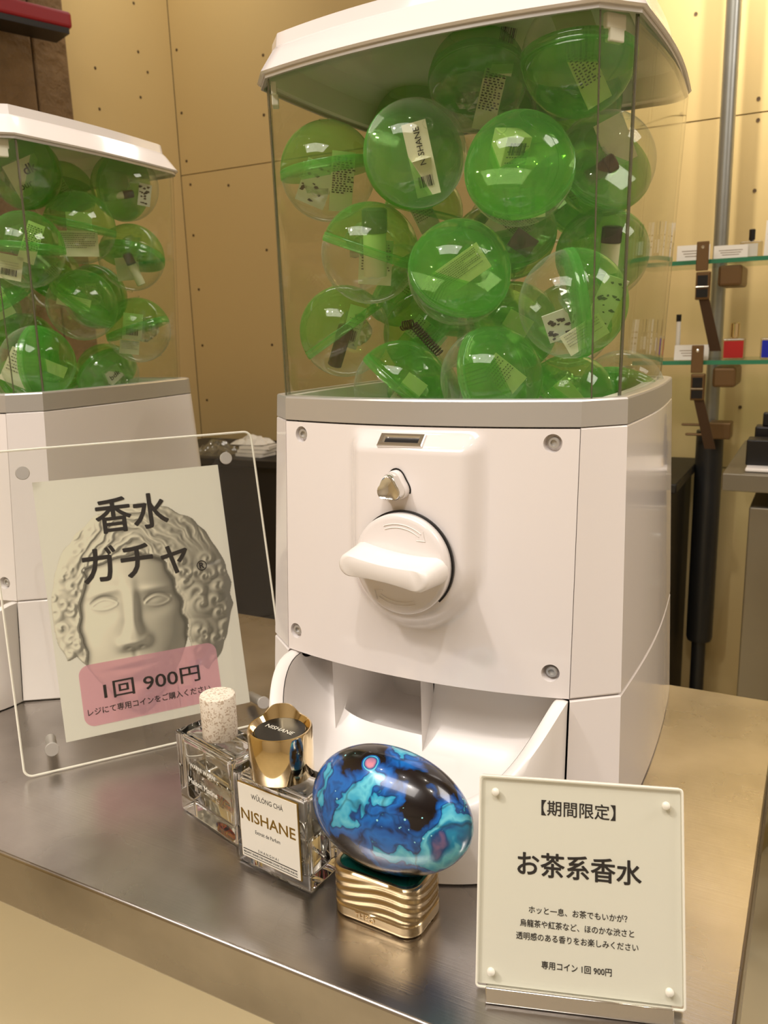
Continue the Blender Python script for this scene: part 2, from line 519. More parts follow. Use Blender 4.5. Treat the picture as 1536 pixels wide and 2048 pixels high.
def shelf_bracket(x, z, lab):
    t = empty('shelf_bracket', (x, 1.985, z)); tag(t, lab, 'bracket', 'bronze shelf brackets')
    b = MB(); b.box((0, 0, -0.005), (0.026, 0.004, 0.062)); o = b.build('front_plate', M['bronze'], t); bevel(o, 0.004, 2)
    b = MB(); b.lathe([(0.0, 0.004), (0.0035, 0.003), (0.0035, -0.002)], 10, (0, 0, 0.014), Matrix.Rotation(math.pi / 2, 3, 'X')); b.build('bolt', M['chrome'], t)
    b = MB(); b.box((0.003, 0.009, -0.068), (0.030, 0.016, 0.060)); b.box((0.003, -0.0002, -0.068), (0.028, 0.004, 0.058)); o = b.build('clamp_body', M['bronze'], t); bevel(o, 0.002, 2)
    b = MB(); b.box((0.003, -0.003, -0.057), (0.021, 0.004, 0.022)); b.box((0.003, -0.003, -0.084), (0.024, 0.004, 0.018)); b.build('clamp_opening', M['black'], t)
    b = MB(); b.tube([(-0.01, -0.006, -0.071), (0.016, -0.006, -0.071)], 0.0015, 8); b.build('clamp_pin', M['chrome'], t)
    b = MB(); b.box((0.055, 0.10, -0.048), (0.05, 0.14, 0.045)); o = b.build('rear_block', M['bronze'], t); bevel(o, 0.006, 2)
    b = MB()
    b.loft([[(-0.006, 0.006, -0.09), (0.016, 0.006, -0.09), (0.016, 0.010, -0.09), (-0.006, 0.010, -0.09)],
            [(0.022, 0.028, -0.212), (0.046, 0.028, -0.212), (0.046, 0.032, -0.212), (0.022, 0.032, -0.212)]], True, True)
    b.build('strap', M['strap'], t)
    return t


shelf_bracket(-0.257, 0.505, 'bronze metal shelf bracket clamping the upper glass shelf')
shelf_bracket(-0.257, 0.282, 'bronze metal shelf bracket clamping the lower glass shelf')
b = MB(); b.box((0, 0, 0), (0.05, 0.06, 0.04)); b.box((-0.055, -0.01, 0.012), (0.07, 0.012, 0.006)); b.box((-0.05, -0.01, -0.012), (0.06, 0.012, 0.006)); b.box((-0.03, 0, 0), (0.012, 0.02, 0.03))
o = b.build('pipe_clamp', M['bronze']); o.location = (-0.215, 2.14, 0.10); bevel(o, 0.003, 2); tag(o, 'bronze pipe clamp with two prongs where the thick dark pipe begins', 'clamp')


def shelf_card(x, y, z, w, h, lab, rz=0.0, mat='paper_white', lines=3):
    t = empty('price_card', (x, y, z), (-0.35, 0, rz)); tag(t, lab, 'card', 'white cards on the glass shelves')
    box_obj('card_sheet', (0, 0, h / 2), (w, 0.0015, h), M[mat], t)
    b = MB()
    for k in range(lines):
        b.box((0.0, -0.0010, h * (0.62 - 0.17 * k)), (w * (0.7 - 0.1 * k), 0.0004, h * 0.035))
    o = b.build('small_print', M['bronze'], t); o['kind'] = 'stuff'
    return t


ZU, ZL = 0.4942, 0.2732
shelf_card(-0.283, 2.03, ZU, 0.07, 0.037, 'white card left of the bronze bracket on the upper shelf', 0.12)
shelf_card(-0.205, 2.035, ZU, 0.070, 0.031, 'white card right of the bronze bracket on the upper shelf', 0.12)
shelf_card(-0.277, 2.03, ZL, 0.075, 0.036, 'white card beside the black capped tester on the lower shelf', 0.05)
shelf_card(-0.122, 2.06, ZU, 0.035, 0.085, 'tall white card at the right end of the upper shelf', 0.0)


def bottle(name, x, y, z, w, h, dp, capw, caph, lab, glassm, capm, labelm=None, lw=0.75, lh=0.6, group='perfume bottles on the glass shelves'):
    t = empty(name, (x, y, z)); tag(t, lab, 'perfume bottle', group)
    b = MB(); b.box((0, 0, h / 2), (w, dp, h)); o = b.build('bottle_body', glassm, t); bevel(o, 0.003, 3)
    b = MB(); b.lathe([(capw * .3, h), (capw * .3, h + 0.003), (capw / 2, h + 0.003), (capw / 2, h + caph - 0.001), (capw / 2 - 0.001, h + caph)], 16); b.build('bottle_cap', capm, t, smooth=True, auto=40)
    if labelm:
        box_obj('bottle_label', (0, -dp / 2 - 0.0006, h * 0.48), (w * lw, 0.001, h * lh), labelm, t)
    return t


M['red_print'] = principled('red_print', srgb(190, 30, 30), 0.4)
M['blue_print'] = principled('blue_print', srgb(20, 40, 190), 0.4)
M['shelf_bottle'] = clear('small_bottle_glass', (0.88, 0.86, 0.78, 1), body=srgb(215, 200, 165), body_fac=(0.12, 0.5), gloss=(0.08, 0.5), rough=0.03)
M['brown'] = principled('brown_cap', srgb(110, 62, 30), 0.4)
bottle('perfume_bottle', -0.166, 2.07, ZU, 0.046, 0.036, 0.02, 0.013, 0.026, 'clear perfume bottle with a black cap on the upper shelf', M['shelf_bottle'], M['black'], M['paper'], 0.6, 0.75)
bottle('perfume_bottle', -0.187, 2.04, ZL, 0.048, 0.047, 0.02, 0.020, 0.034, 'red labelled perfume bottle with a gold cap on the lower shelf', M['shelf_bottle'], M['gold'], M['red_print'], 0.86, 0.8)
bottle('perfume_bottle', -0.108, 2.04, ZL, 0.048, 0.047, 0.02, 0.014, 0.036, 'blue labelled perfume bottle at the right edge of the lower shelf', M['shelf_bottle'], M['brown'], M['blue_print'], 0.86, 0.8)
t = empty('tester_vial', (-0.312, 2.06, ZL)); tag(t, 'slim tester vial with a black cap on the lower shelf', 'vial')
b = MB(); b.lathe([(0.005, 0.0), (0.005, 0.09)], 12); b.build('vial_tube', M['paper_white'], t, smooth=True, auto=40)
b = MB(); b.lathe([(0.0058, 0.088), (0.0058, 0.104)], 12); b.build('vial_cap', M['black'], t, smooth=True, auto=40)
# the rest of the shelves, which the machine's glossy side mirrors
for k, (x, zz, kind) in enumerate([(0.02, ZU, 0), (0.12, ZU, 1), (0.22, ZU, 0), (0.32, ZU, 1), (0.44, ZU, 0), (0.0, ZL, 1), (0.1, ZL, 0), (0.2, ZL, 1), (0.3, ZL, 0), (0.42, ZL, 1)]):
    where = 'upper' if zz == ZU else 'lower'
    nth = ['nearest', 'second', 'third', 'fourth', 'farthest'][k % 5]
    if kind:
        bottle('perfume_bottle', x, 2.07, zz, 0.045, 0.05, 0.02, 0.016, 0.03, 'mirrored perfume bottle beyond the right edge on the %s shelf, %s of its row' % (where, nth), M['shelf_bottle'], M['black'], M['paper_white'], group='bottles on the far end of the %s shelf' % where)
    else:
        c = shelf_card(x, 2.05, zz, 0.035, 0.085, 'mirrored tall card beyond the right edge on the %s shelf, %s of its row' % (where, nth)); c['group'] = 'cards on the far end of the %s shelf' % where

# steel cabinet at right with tray and black boxes
t = empty('steel_cabinet', (0.35, 1.72, FZ)); tag(t, 'brushed steel cabinet with a thick worktop at the right edge', 'cabinet')
box_obj('cabinet_body', (0.02, 0.02, 0.635), (0.94, 0.42, 0.57), M['cab_steel'], t, 0.003)
box_obj('cabinet_top', (0.0, 0.0, 0.967), (0.988, 0.44, 0.031), M['cab_steel'], t, 0.002)
for lx in (-0.42, 0.46):
    for ly in (-0.16, 0.20):
        box_obj('cabinet_leg', (lx, ly, 0.175), (0.03, 0.03, 0.35), M['cab_dark'], t)
box_obj('door_gap', (-0.395, -0.1905, 0.635), (0.004, 0.002, 0.56), M['black'], t)
dd = box_obj('cabinet_door', (-0.05, -0.196, 0.635), (0.68, 0.012, 0.56), M['cab_steel'], t, 0.002)
b = MB()
b.box((-0.345, -0.205, 0.82), (0.09, 0.006, 0.10)); o = b.build('recessed_handle', M['pipe'], dd); bevel(o, 0.002, 2)
box_obj('handle_recess', (-0.345, -0.2085, 0.822), (0.072, 0.002, 0.08), M['cab_steel'], dd)
o = box_obj('white_tray', (0.08, 1.60, 0.1065), (0.38, 0.16, 0.006), M['white_soft'], None, 0.002); tag(o, 'flat white tray on the steel cabinet top', 'tray')
o = box_obj('black_box', (-0.085, 1.58, 0.132), (0.055, 0.05, 0.045), M['black'], None, 0.002); tag(o, 'squat black box on the white tray on the steel cabinet', 'box')
t = empty('black_bottle', (-0.083, 1.65, 0.1095)); tag(t, 'black perfume bottle with a dark cap standing behind the squat black box', 'perfume bottle')
box_obj('bottle_body', (0, 0, 0.03), (0.045, 0.04, 0.06), M['black'], t, 0.003)
box_obj('bottle_cap', (0.0, 0, 0.072), (0.022, 0.022, 0.024), M['black'], t, 0.002)
b = MB(); b.lathe([(0.0, 0.0), (0.013, 0.001), (0.016, 0.006), (0.015, 0.010), (0.004, 0.014), (0.0, 0.014)], 20); o = b.build('gold_stopper', M['gold'], None, smooth=True); o.location = (-0.052, 1.545, 0.1095); tag(o, 'small round gold stopper on the white tray', 'stopper')

# dark counter behind the machines
t = empty('black_counter', (-1.3, 2.09, FZ)); tag(t, 'long black counter with a grey top behind the machines', 'counter')
box_obj('counter_body', (0, 0.01, 0.43), (1.66, 0.36, 0.86), M['cab_dark'], t, 0.003)
box_obj('counter_top', (0.005, 0.0, 0.874), (1.69, 0.40, 0.022), M['cab_dark'], t, 0.003)
t.location = (-1.125, 2.09, FZ)


def crumple(name, c, s, mat, label, cat, seed, parent=None):
    rnd = random.Random(seed); n = 9; v = []; f = []
    for i in range(n):
        for j in range(n):
            x = i / (n - 1) - .5; y = j / (n - 1) - .5
            z = (math.cos(x * 3) * math.cos(y * 3)) * 0.6 + rnd.uniform(-.25, .25)
            if i in (0, n - 1) or j in (0, n - 1): z = 0
            v.append((x * s[0], y * s[1], max(0, z) * s[2]))
    for i in range(n - 1):
        for j in range(n - 1):
            a = i * n + j; f.append((a, a + n, a + n + 1, a + 1))
    f.append(tuple([i * n for i in range(n)] + [(n - 1) * n + j for j in range(1, n)] + [i * n + n - 1 for i in range(n - 2, -1, -1)] + [j for j in range(n - 2, 0, -1)]))
    o = mesh_obj(name, v, f, mat, parent); o.location = c
    if label: tag(o, label, cat)
    return o


t = empty('paper_stack', (-1.50, 1.97, 0.005)); tag(t, 'loose stack of white paper sheets on the dark counter', 'papers')
for k in range(3):
    box_obj('paper_sheet', (0.005 * k, 0.004 * k, 0.006 + 0.011 * k), (0.10, 0.07, 0.009), M['paper_white'], t, R=Matrix.Rotation(0.12 * k - 0.1, 3, 'Z'))
crumple('crumpled_tissue', (-1.52, 1.99, 0.040), (0.12, 0.08, 0.035), M['paper_white'], 'crumpled white tissue on top of the paper stack', 'tissue', 5)
crumple('plastic_bag', (-1.66, 1.98, 0.005), (0.14, 0.10, 0.06), M['wrap'], 'crumpled clear plastic bag on the dark counter', 'bag', 8)

# ---------------------------------------------------------------- table
t = empty('steel_table', (-0.82, 0.57, FZ)); tag(t, 'scratched stainless steel worktable under the capsule machines', 'table')
H0 = -FZ
TX0, TX1, TY0, TY1 = -1.62, -0.0155, 0.3265, 0.815
b = MB(); b.box(((TX0 + TX1) / 2 + 0.82, (TY0 + TY1) / 2 - 0.57, H0 - 0.0225), (TX1 - TX0, TY1 - TY0, 0.045))
o = b.build('table_top', M['steel'], t); bevel(o, 0.0022, 4); o.data.polygons.foreach_set('use_smooth', [True] * 6)
o.data.set_sharp_from_angle(angle=math.radians(50))
for x in (TX0 + 0.07, TX1 - 0.07):
    for y in (TY0 + 0.05, TY1 - 0.05):
        b = MB(); b.lathe([(0.018, 0.0), (0.018, H0 - 0.045)], 16, (x + 0.82, y - 0.57, 0)); b.build('table_leg', M['steel'], t, smooth=True, auto=40)
box_obj('back_rail', ((TX0 + TX1) / 2 + 0.82, TY1 - 0.57 - 0.05, H0 - 0.08), (TX1 - TX0 - 0.14, 0.02, 0.05), M['steel'], t)

# ---------------------------------------------------------------- capsule machine (local: x right, y into depth from the front seams, z up)
HS = 0.118
ZP, ZB, ZT = 0.106, 0.2937, 0.3125


def plan(hs, fy, w, wy, hb, by, bulge, bow=0.005, front=True, nf=24):
    """outline counter-clockwise seen from above starting at the front left seam"""
    pts = []
    if front:
        for i in range(nf + 1):
            x = -hs + 2 * hs * i / nf
            pts.append((x, fy - bulge * (1 - (x / hs) ** 2)))
    else:
        pts.append((hs, fy))
    # chamfer to the side corner, slightly rounded
    for s in (0.2, 0.5, 0.8):
        pts.append((hs + (w - hs) * s, fy + (wy - fy) * s))
    cr = 0.022
    ys = by - cr
    n = 12
    for i in range(n + 1):
        s = i / n
        pts.append((w + (hb - w) * s + bow * math.sin(math.pi * s), wy + (ys - wy) * s))
    for i in range(1, 10):
        a = math.pi / 2 * i / 9
        pts.append((hb - cr + cr * math.cos(a), ys + cr * math.sin(a)))
    right = pts[(nf + 1 if front else 1):]
    left = [(-x, y) for x, y in right[::-1]]
    pts += left
    if not front:
        pts.append((-hs, fy))
    return pts


def bodyplan(z, inset=0.0, front=True, bulge=0.015):
    return [(x, y, z) for x, y in plan(HS - inset * .5, 0.08 * z + inset, 0.1505 - 0.025 * z - inset, 0.08 * z + 0.0235, 0.145 - 0.026 * z - inset, 0.299 - 0.055 * z - inset, bulge, front=front)]


def glassplan(z, inset=0.0, front=True):
    k = (z - ZT) / (0.548 - ZT)
    return [(x, y, z) for x, y in plan(0.1225 - inset * .5, 0.0315 + inset, 0.136 + 0.004 * k - inset, 0.0555, 0.1285 + 0.0120 * k - inset, 0.276 + 0.004 * k - inset, 0.013, front=front)]


def lidplan(z, inset=0.0):
    return [(x, y, z) for x, y in plan(0.124 - inset * .7, 0.0255 + inset, 0.1455 - inset, 0.050 + inset * .5, 0.1415 - inset, 0.287 - inset, 0.014)]


def zl(u):
    return 0.050 + 0.0545 * abs(u) ** 5


def prot(u, P):
    return P * max(0.0, 1 - u * u) ** 0.4


CXK, CZK = 0.003, 0.199     # dial centre on the panel


def sm(a, b, x):
    t_ = min(1, max(0, (x - a) / (b - a))); return t_ * t_ * (3 - 2 * t_)


def panel_y(x, z):
    y = 0.08 * z - 0.015 * (1 - (x / HS) ** 2)
    dx = x - CXK
    if z > CZK:
        d_ = abs(dx)
    else:
        d_ = math.hypot(dx, (z - CZK) * 1.02)
    wtop = 0.046
    col = 1 - sm(wtop - 0.006, wtop + 0.009, d_)
    col *= 1 - sm(0.2765, 0.2925, z) * 1.0
    return y - 0.012 * col


def build_machine():
    root = empty('capsule_machine', (0, 0, 0))
    # lower shell
    b = MB()
    rings = [bodyplan(0.0008, 0.002, False), bodyplan(0.0022, 0.0, False), bodyplan(0.05, 0.0, False), bodyplan(ZP - 0.0016, 0.0, False), bodyplan(ZP - 0.0006, 0.001, False), bodyplan(ZP - 0.0004, 0.02, False)]
    b.loft(rings, closed=False)
    # inward return at the front seams
    for s in (1, -1):
        b.add([(s * HS, 0.0002, 0.003), (s * HS, 0.08 * ZP, ZP - 0.001), (s * (HS - 0.0005), 0.08 * ZP + 0.02, ZP - 0.001), (s * (HS - 0.0005), 0.02, 0.003)], [(0, 1, 2, 3)])
    b.build('base_shell', M['white'], root, smooth=True, auto=14)
    b = MB()
    rings = [bodyplan(ZP + 0.0004, 0.02, False), bodyplan(ZP + 0.0006, 0.001, False), bodyplan(ZP + 0.0018, 0.0, False)] + [bodyplan(ZP + (ZB - 0.001 - ZP) * k / 6, 0.0, False) for k in range(1, 7)] + [bodyplan(ZB, 0.001, False)]
    b.loft(rings, closed=False)
    for s in (1, -1):
        b.add([(s * HS, 0.08 * ZP, ZP + 0.001), (s * HS, 0.08 * ZB, ZB), (s * (HS - 0.0005), 0.08 * ZB + 0.015, ZB), (s * (HS - 0.0005), 0.08 * ZP + 0.015, ZP + 0.001)], [(0, 1, 2, 3)])
    b.build('upper_shell', M['white'], root, smooth=True, auto=14)
    # foot
    b = MB(); b.loft([bodyplan(0.0, 0.014), bodyplan(0.004, 0.014)], True, True); b.build('foot_plate', M['black'], root)

    # front panel with four screw wells and the raised centre column
    screws = [(-0.1005, 0.2835), (0.1005, 0.2835), (-0.1115 + 0.003, 0.1235), (0.1045, 0.1245)]
    hw = 0.0085; hr = 0.0062
    xe = HS - 0.0005
    xs = sorted(set([round(v, 5) for v in np.linspace(-xe, xe, 79)] + [round(sx + d_, 5) for sx, sz in screws for d_ in (-hw, hw)]))
    zz = sorted(set([round(v, 5) for v in np.linspace(ZP + 0.0008, ZB - 0.0006, 72)] + [round(sz + d_, 5) for sx, sz in screws for d_ in (-hw, hw)]))
    xs = [x for x in xs if abs(x) <= xe]; zz = [z for z in zz if ZP < z < ZB]
    V = [(x, panel_y(x, z), z) for z in zz for x in xs]
    F = []
    nx = len(xs)

    def inside(x, z):
        return any(abs(x - sx) < hw - 1e-5 and abs(z - sz) < hw - 1e-5 for sx, sz in screws)
    for j in range(len(zz) - 1):
        for i in range(nx - 1):
            if inside((xs[i] + xs[i + 1]) / 2, (zz[j] + zz[j + 1]) / 2): continue
            a = j * nx + i
            F.append((a, a + 1, a + nx + 1, a + nx))
    b = MB(); b.add(V, F)
    # outer return edges
    lowr = [(x, panel_y(x, zz[0]), zz[0]) for x in xs]; b.loft([[(p[0], p[1] + 0.006, p[2]) for p in lowr], lowr], closed=False)
    for s in (0, -1):
        e = [(xs[s], panel_y(xs[s], z), z) for z in zz]; b.loft([e, [(p[0], p[1] + 0.006, p[2]) for p in e]], closed=False)
    for sx, sz in screws:
        sq = []; ci = []; cb = []
        zhi = min(sz + hw, zz[-1]); xhi = min(sx + hw, xs[-1]); xlo = max(sx - hw, xs[0])
        for k in range(32):
            a = 2 * math.pi * k / 32; c_, s_ = math.cos(a), math.sin(a); q = max(abs(c_), abs(s_))
            x = min(xhi, max(xlo, sx + hw * c_ / q)); z = min(zhi, sz + hw * s_ / q)
            sq.append((x, panel_y(x, z), z))
            x = sx + hr * c_; z = sz + hr * s_
            ci.append((x, panel_y(x, z), z)); cb.append((sx + hr * .93 * c_, panel_y(sx, sz) + 0.006, sz + hr * .93 * s_))
        b.loft([sq, ci], closed=True); b.loft([ci, cb, ], closed=True)
    pn = b.build('front_panel', M['white'], root, smooth=True, auto=32)
    for sx, sz in screws:
        y0 = panel_y(sx, sz)
        R = Matrix.Rotation(math.pi / 2, 3, 'X')
        b = MB(); b.lathe([(0.0059, -0.0056), (0.0, -0.0056)], 24, (sx, y0, sz), R)
        b.build('screw_well', M['white'], root)
        b = MB(); b.lathe([(0.0040, -0.0060), (0.0040, -0.0026), (0.0036, -0.0020), (0.0022, -0.0020), (0.0022, -0.0035), (0.0, -0.0035)], 18, (sx, y0, sz), R)
        b.build('panel_screw', M['silver'], root, smooth=True, auto=40)

    # tray: outer wall, rolled lip, scooped bowl, chute
    us = sorted(set([round(math.sin(math.pi / 2 * k / 26), 5) for k in range(-26, 27)] + [round(-0.078 / 0.107, 5), round(-0.001 / 0.107, 5)]))
    b = MB()
    U = [HS - 0.0012 for _ in us]
    rings = []
    for zf in (0.0, 0.01, 0.25, 0.5, 0.75, 0.93, 1.0):
        ring = []
        for u in us:
            z = 0.001 + (zl(u) - 0.001) * zf
            y = 0.08 * z - prot(u, 0.090)
            if zf == 0.0: y += 0.003
            if zf == 1.0: y += 0.0014
            ring.append(((HS - 0.0014) * u, y, z))
        rings.append(ring)
    LW = 0.0105
    for dz, k in ((0.0009, 0.25), (0.0009, 0.75), (-0.0006, 0.95)):
        rings.append([((HS - 0.0014) * u * (1 - 0.085 * k), 0.08 * zl(u) - prot(u, 0.090) + LW * k * (0.25 + 0.75 * (1 - u * u) ** .3), zl(u) + dz) for u in us])
    b.loft(rings, closed=False)
    outer_n = len(rings)
    # bowl
    bowl = []
    nb_ = 18
    for k in range(nb_ + 1):
        s = k / nb_; ring = []
        for u in us:
            xi = (HS - 0.0014) * u * (1 - 0.085)
            y0 = 0.08 * zl(u) - prot(u, 0.090) + LW * (0.25 + 0.75 * (1 - u * u) ** .3); z0 = zl(u) - 0.001
            zf_ = 0.004 + 0.088 * abs(u) ** 7
            yb = 0.046
            c = [(1 - s) ** 3, 3 * s * (1 - s) ** 2, 3 * s * s * (1 - s), s ** 3]
            y = c[0] * y0 + c[1] * (y0 + 0.003) + c[2] * yb + c[3] * yb
            z = c[0] * z0 + c[1] * zf_ + c[2] * zf_ + c[3] * 0.112
            ring.append((xi, y, z))
        bowl.append(ring)
    v = [p for r in bowl for p in r]; f = []
    n = len(us)
    ulo, uhi = -0.078 / 0.107, -0.001 / 0.107
    for k in range(nb_):
        for j in range(n - 1):
            zc_ = (bowl[k][j][2] + bowl[k + 1][j][2]) / 2; um = (us[j] + us[j + 1]) / 2
            if s is not None and ulo < um < uhi and zc_ > 0.031 and bowl[k][j][1] > 0.022: continue
            a = k * n + j; f.append((a, a + 1, a + n + 1, a + n))
    b.add(v, f)
    tr = b.build('dispensing_tray', M['white_soft'], root, smooth=True, auto=45)
    # chute pocket behind the opening
    x0, x1 = -0.0775, -0.001; za, zb2 = 0.0305, 0.112
    def rr(y, i, z0=za):
        r = 0.012; pts = []
        for cx, cz, a0 in ((x0 + i + r, z0 + i + r, math.pi), (x1 - i - 0.001, z0 + i + 0.001, 1.5 * math.pi)):
            q = r if a0 == math.pi else 0.001
            for k in range(7):
                a = a0 + math.pi / 2 * k / 6
                pts.append((cx + q * math.cos(a), y, cz + q * math.sin(a)))
        pts.append((x1 - i, y, zb2)); pts.append((x0 + i, y, zb2))
        return pts
    b = MB(); b.loft([rr(0.014, -0.0015), rr(0.040, 0.0), rr(0.048, 0.004), rr(0.10, 0.008)], False, True)
    b.build('chute', M['white_soft'], root, smooth=True, auto=40)

    # silver band with a ledge, hopper inside
    b = MB()
    b.loft([bodyplan(ZB + 0.0004, 0.012), bodyplan(ZB + 0.0006, 0.0), bodyplan(ZT - 0.0016, 0.0), bodyplan(ZT - 0.0004, 0.0006), bodyplan(ZT, 0.002), bodyplan(ZT, 0.0085),
            bodyplan(ZT - 0.002, 0.0095), bodyplan(ZT - 0.002, 0.0105)])
    b.build('silver_band', M['silver'], root, smooth=True, auto=14)
    b = MB(); b.loft([bodyplan(ZT - 0.0021, 0.0103), bodyplan(ZT - 0.001, 0.0110), bodyplan(ZT - 0.001, 0.0190), bodyplan(0.262, 0.026), bodyplan(0.258, 0.032)], False, True)
    b.build('hopper', M['white_soft'], root, smooth=True, auto=35)

    # coin slot on the slanted top of the column
    xs0 = -0.0035
    zc = 0.2845
    yc = panel_y(xs0, zc)
    dyz = (panel_y(xs0, zc + 0.003) - panel_y(xs0, zc - 0.003)) / 0.006
    ang = -math.atan(dyz)
    fr = yaw_frame((xs0, yc - 0.0016, zc), 0.03, math.atan(dyz))
    R3 = fr.to_3x3()
    def loc(p): return fr @ Vector(p)
    b = MB()
    W_, H_, w_, h_ = 0.0175, 0.0058, 0.0130, 0.0022
    def rect(a, c, y): return [loc((-a, y, -c)), loc((a, y, -c)), loc((a, y, c)), loc((-a, y, c))]
    b.loft([rect(W_, H_, 0.003), rect(W_, H_, -0.0006), rect(W_ - .0006, H_ - .0006, -0.0012), rect(w_ + .001, h_ + .001, -0.0012), rect(w_, h_, 0.0006)])
    b.build('coin_slot_frame', M['chrome'], root)
    b = MB(); b.add(rect(w_ + .0002, h_ + .0002, 0.0004), [(0, 1, 2, 3)]); b.build('coin_slot', M['black'], root)

    # return button: rounded triangle pointing down
    def tri(sc, y, cz, n=36):
        out = []
        for k in range(n):
            a = 2 * math.pi * k / n
            r = 0.0088 * (1 - 0.13 * math.sin(3 * a)) 
            out.append((-0.0045 + sc * r * math.cos(a) * 1.0, y, cz + sc * r * math.sin(a) * 1.05))
        return out
    zb0 = 0.2530; y0 = panel_y(-0.0045, zb0)
    b = MB(); b.loft([tri(1.22, y0 - 0.0001, zb0), tri(1.22, y0 - 0.0004, zb0), tri(1.10, y0 - 0.0004, zb0)], True, True); b.build('button_gap', M['black'], root)
    b = MB(); b.loft([tri(1.10, y0 + 0.002, zb0), tri(1.10, y0 - 0.0050, zb0), tri(1.05, y0 - 0.0062, zb0)], False, True); b.build('button_socket', M['white'], root, smooth=True, auto=40)
    b = MB(); b.loft([tri(1.0, y0 - 0.005, zb0), tri(1.0, y0 - 0.0125, zb0), tri(0.93, y0 - 0.0138, zb0), tri(0.80, y0 - 0.0128, zb0), tri(0.4, y0 - 0.0118, zb0)], False, True)
    b.build('return_button', M['chrome'], root, smooth=True, auto=60)

    # dial with grip and arrows
    yd = panel_y(CXK, CZK)
    R = Matrix.Rotation(math.pi / 2, 3, 'X')
    dial = empty('dial', (0, 0, 0)); dial.parent = root
    b = MB(); b.lathe([(0.0378, -0.0004), (0.0378, 0.0012), (0.034, 0.0012)], 64, (CXK, yd, CZK), R); b.build('dial_gap', M['black'], dial)
    b = MB(); b.lathe([(0.0358, 0.0008), (0.0366, 0.0022), (0.0366, 0.0085), (0.0358, 0.0098), (0.033, 0.0104), (0.0, 0.0112)], 72, (CXK, yd, CZK), R)
    b.build('dial_disc', M['white'], dial, smooth=True, auto=60)
    yf = yd - 0.0108
    Rg = Matrix.Rotation(math.radians(6.0), 3, 'Y')
    def grip(sc, y, n=48, L=0.0348, hh=0.0080, wst=0.0064):
        pts = []
        top = []
        for k in range(17):
            x = -(L - hh) + 2 * (L - hh) * k / 16
            q = abs(x / (L - hh))
            top.append((x, wst + (hh - wst) * q ** 2))
        loop = [(x, z) for x, z in top]
        for k in range(1, 8):
            a = math.pi / 2 - math.pi * k / 8
            loop.append((L - hh + hh * math.cos(a), hh * math.sin(a)))
        loop += [(x, -z) for x, z in top[::-1]]
        for k in range(1, 8):
            a = -math.pi / 2 - math.pi * k / 8
            loop.append((-(L - hh) + hh * math.cos(a), hh * math.sin(a)))
        for x, z in loop:
            p = Rg @ Vector((x * sc, 0, z * (sc if sc < 1 else sc ** 4)))
            pts.append((CXK + p.x, y, CZK + 0.0015 + p.z))
        return pts
    b = MB()
    b.loft([grip(1.07, yf + 0.002), grip(1.05, yf - 0.001), grip(1.025, yf - 0.012), grip(1.0, yf - 0.0225), grip(0.985, yf - 0.0244), grip(0.94, yf - 0.0258), grip(0.86, yf - 0.0262)], False, True)
    b.build('dial_grip', M['white_soft'], dial, smooth=True, auto=60)
    for sgn in (1, -1):
        b = MB()
        for r_ in (0.0275, 0.0300):
            pts = []
            for k in range(15):
                a = math.radians(112 - 58 * k / 14) if sgn == 1 else math.radians(-66 - 58 * k / 14)
                pts.append((CXK + r_ * math.cos(a), yd - 0.0108, CZK + r_ * math.sin(a)))
            b.tube(pts, 0.00035, 6)
        a = math.radians(52) if sgn == 1 else math.radians(-126)
        e = 1
        def P_(r_, aa): return (CXK + r_ * math.cos(aa), yd - 0.0108, CZK + r_ * math.sin(aa))
        b.tube([P_(0.0240, a + 0.03), P_(0.0285, a - 0.16), P_(0.0325, a + 0.03)], 0.00035, 6)
        b.build('dial_arrow', M['white_soft'], dial)

    # window: front pane and the wrap-around pane
    th = 0.0022
    def fpane(z, ins, side):
        P_ = glassplan(z, ins)[:25]
        return P_
    b = MB()
    ring = []
    for z in (ZT - 0.001, 0.5505):
        o_ = glassplan(z, 0.0)[:25]; i_ = glassplan(z, th)[:25]
        ring.append([tuple(p) for p in o_] + [tuple(p) for p in i_[::-1]])
    b.loft(ring, True, True)
    b.build('front_pane', M['pane'], root, smooth=True, auto=30)
    b = MB(); ring = []
    for z in (ZT - 0.001, 0.43, 0.5505):
        o_ = glassplan(z, 0.0, False); i_ = glassplan(z, th, False)
        o_[0] = (o_[0][0] + 0.0008, o_[0][1], z); o_[-1] = (-o_[0][0], o_[0][1], z)
        ring.append([tuple(p) for p in o_] + [tuple(p) for p in i_[::-1]])
    b.loft(ring, True, True)
    b.build('side_pane', M['pane'], root, smooth=True, auto=30)

    for s in (1, -1):
        b = MB()
        for kk, r_ in ((24, 0.0006), (28, 0.0012)):
            pts = []
            for z in (ZT - 0.0005, 0.39, 0.47, 0.5490):
                p = glassplan(z, 0.0006)[kk]; pts.append((s * p[0], p[1], z))
            b.tube(pts, r_, 8)
        b.build('pane_edge', M['pane_edge'], root, smooth=True, auto=50)
    # lid
    b = MB()
    rings = [lidplan(0.5760, 0.012), lidplan(0.5540, 0.0095), lidplan(0.5490, 0.0080), lidplan(0.5475, 0.006), lidplan(0.5475, 0.0012), lidplan(0.5488, 0.0), lidplan(0.5640, 0.0085), lidplan(0.5690, 0.0125), lidplan(0.5745, 0.021), lidplan(0.581, 0.045), lidplan(0.585, 0.08)]
    b.loft(rings, True, True)
    b.build('lid', M['white'], root, smooth=True, auto=35)
    b = MB(); b.loft([lidplan(0.5445, 0.0045), lidplan(0.5445, 0.0025), lidplan(0.5478, 0.0025)], False, False); b.build('lid_gasket', M['silver'], root, smooth=True, auto=30)
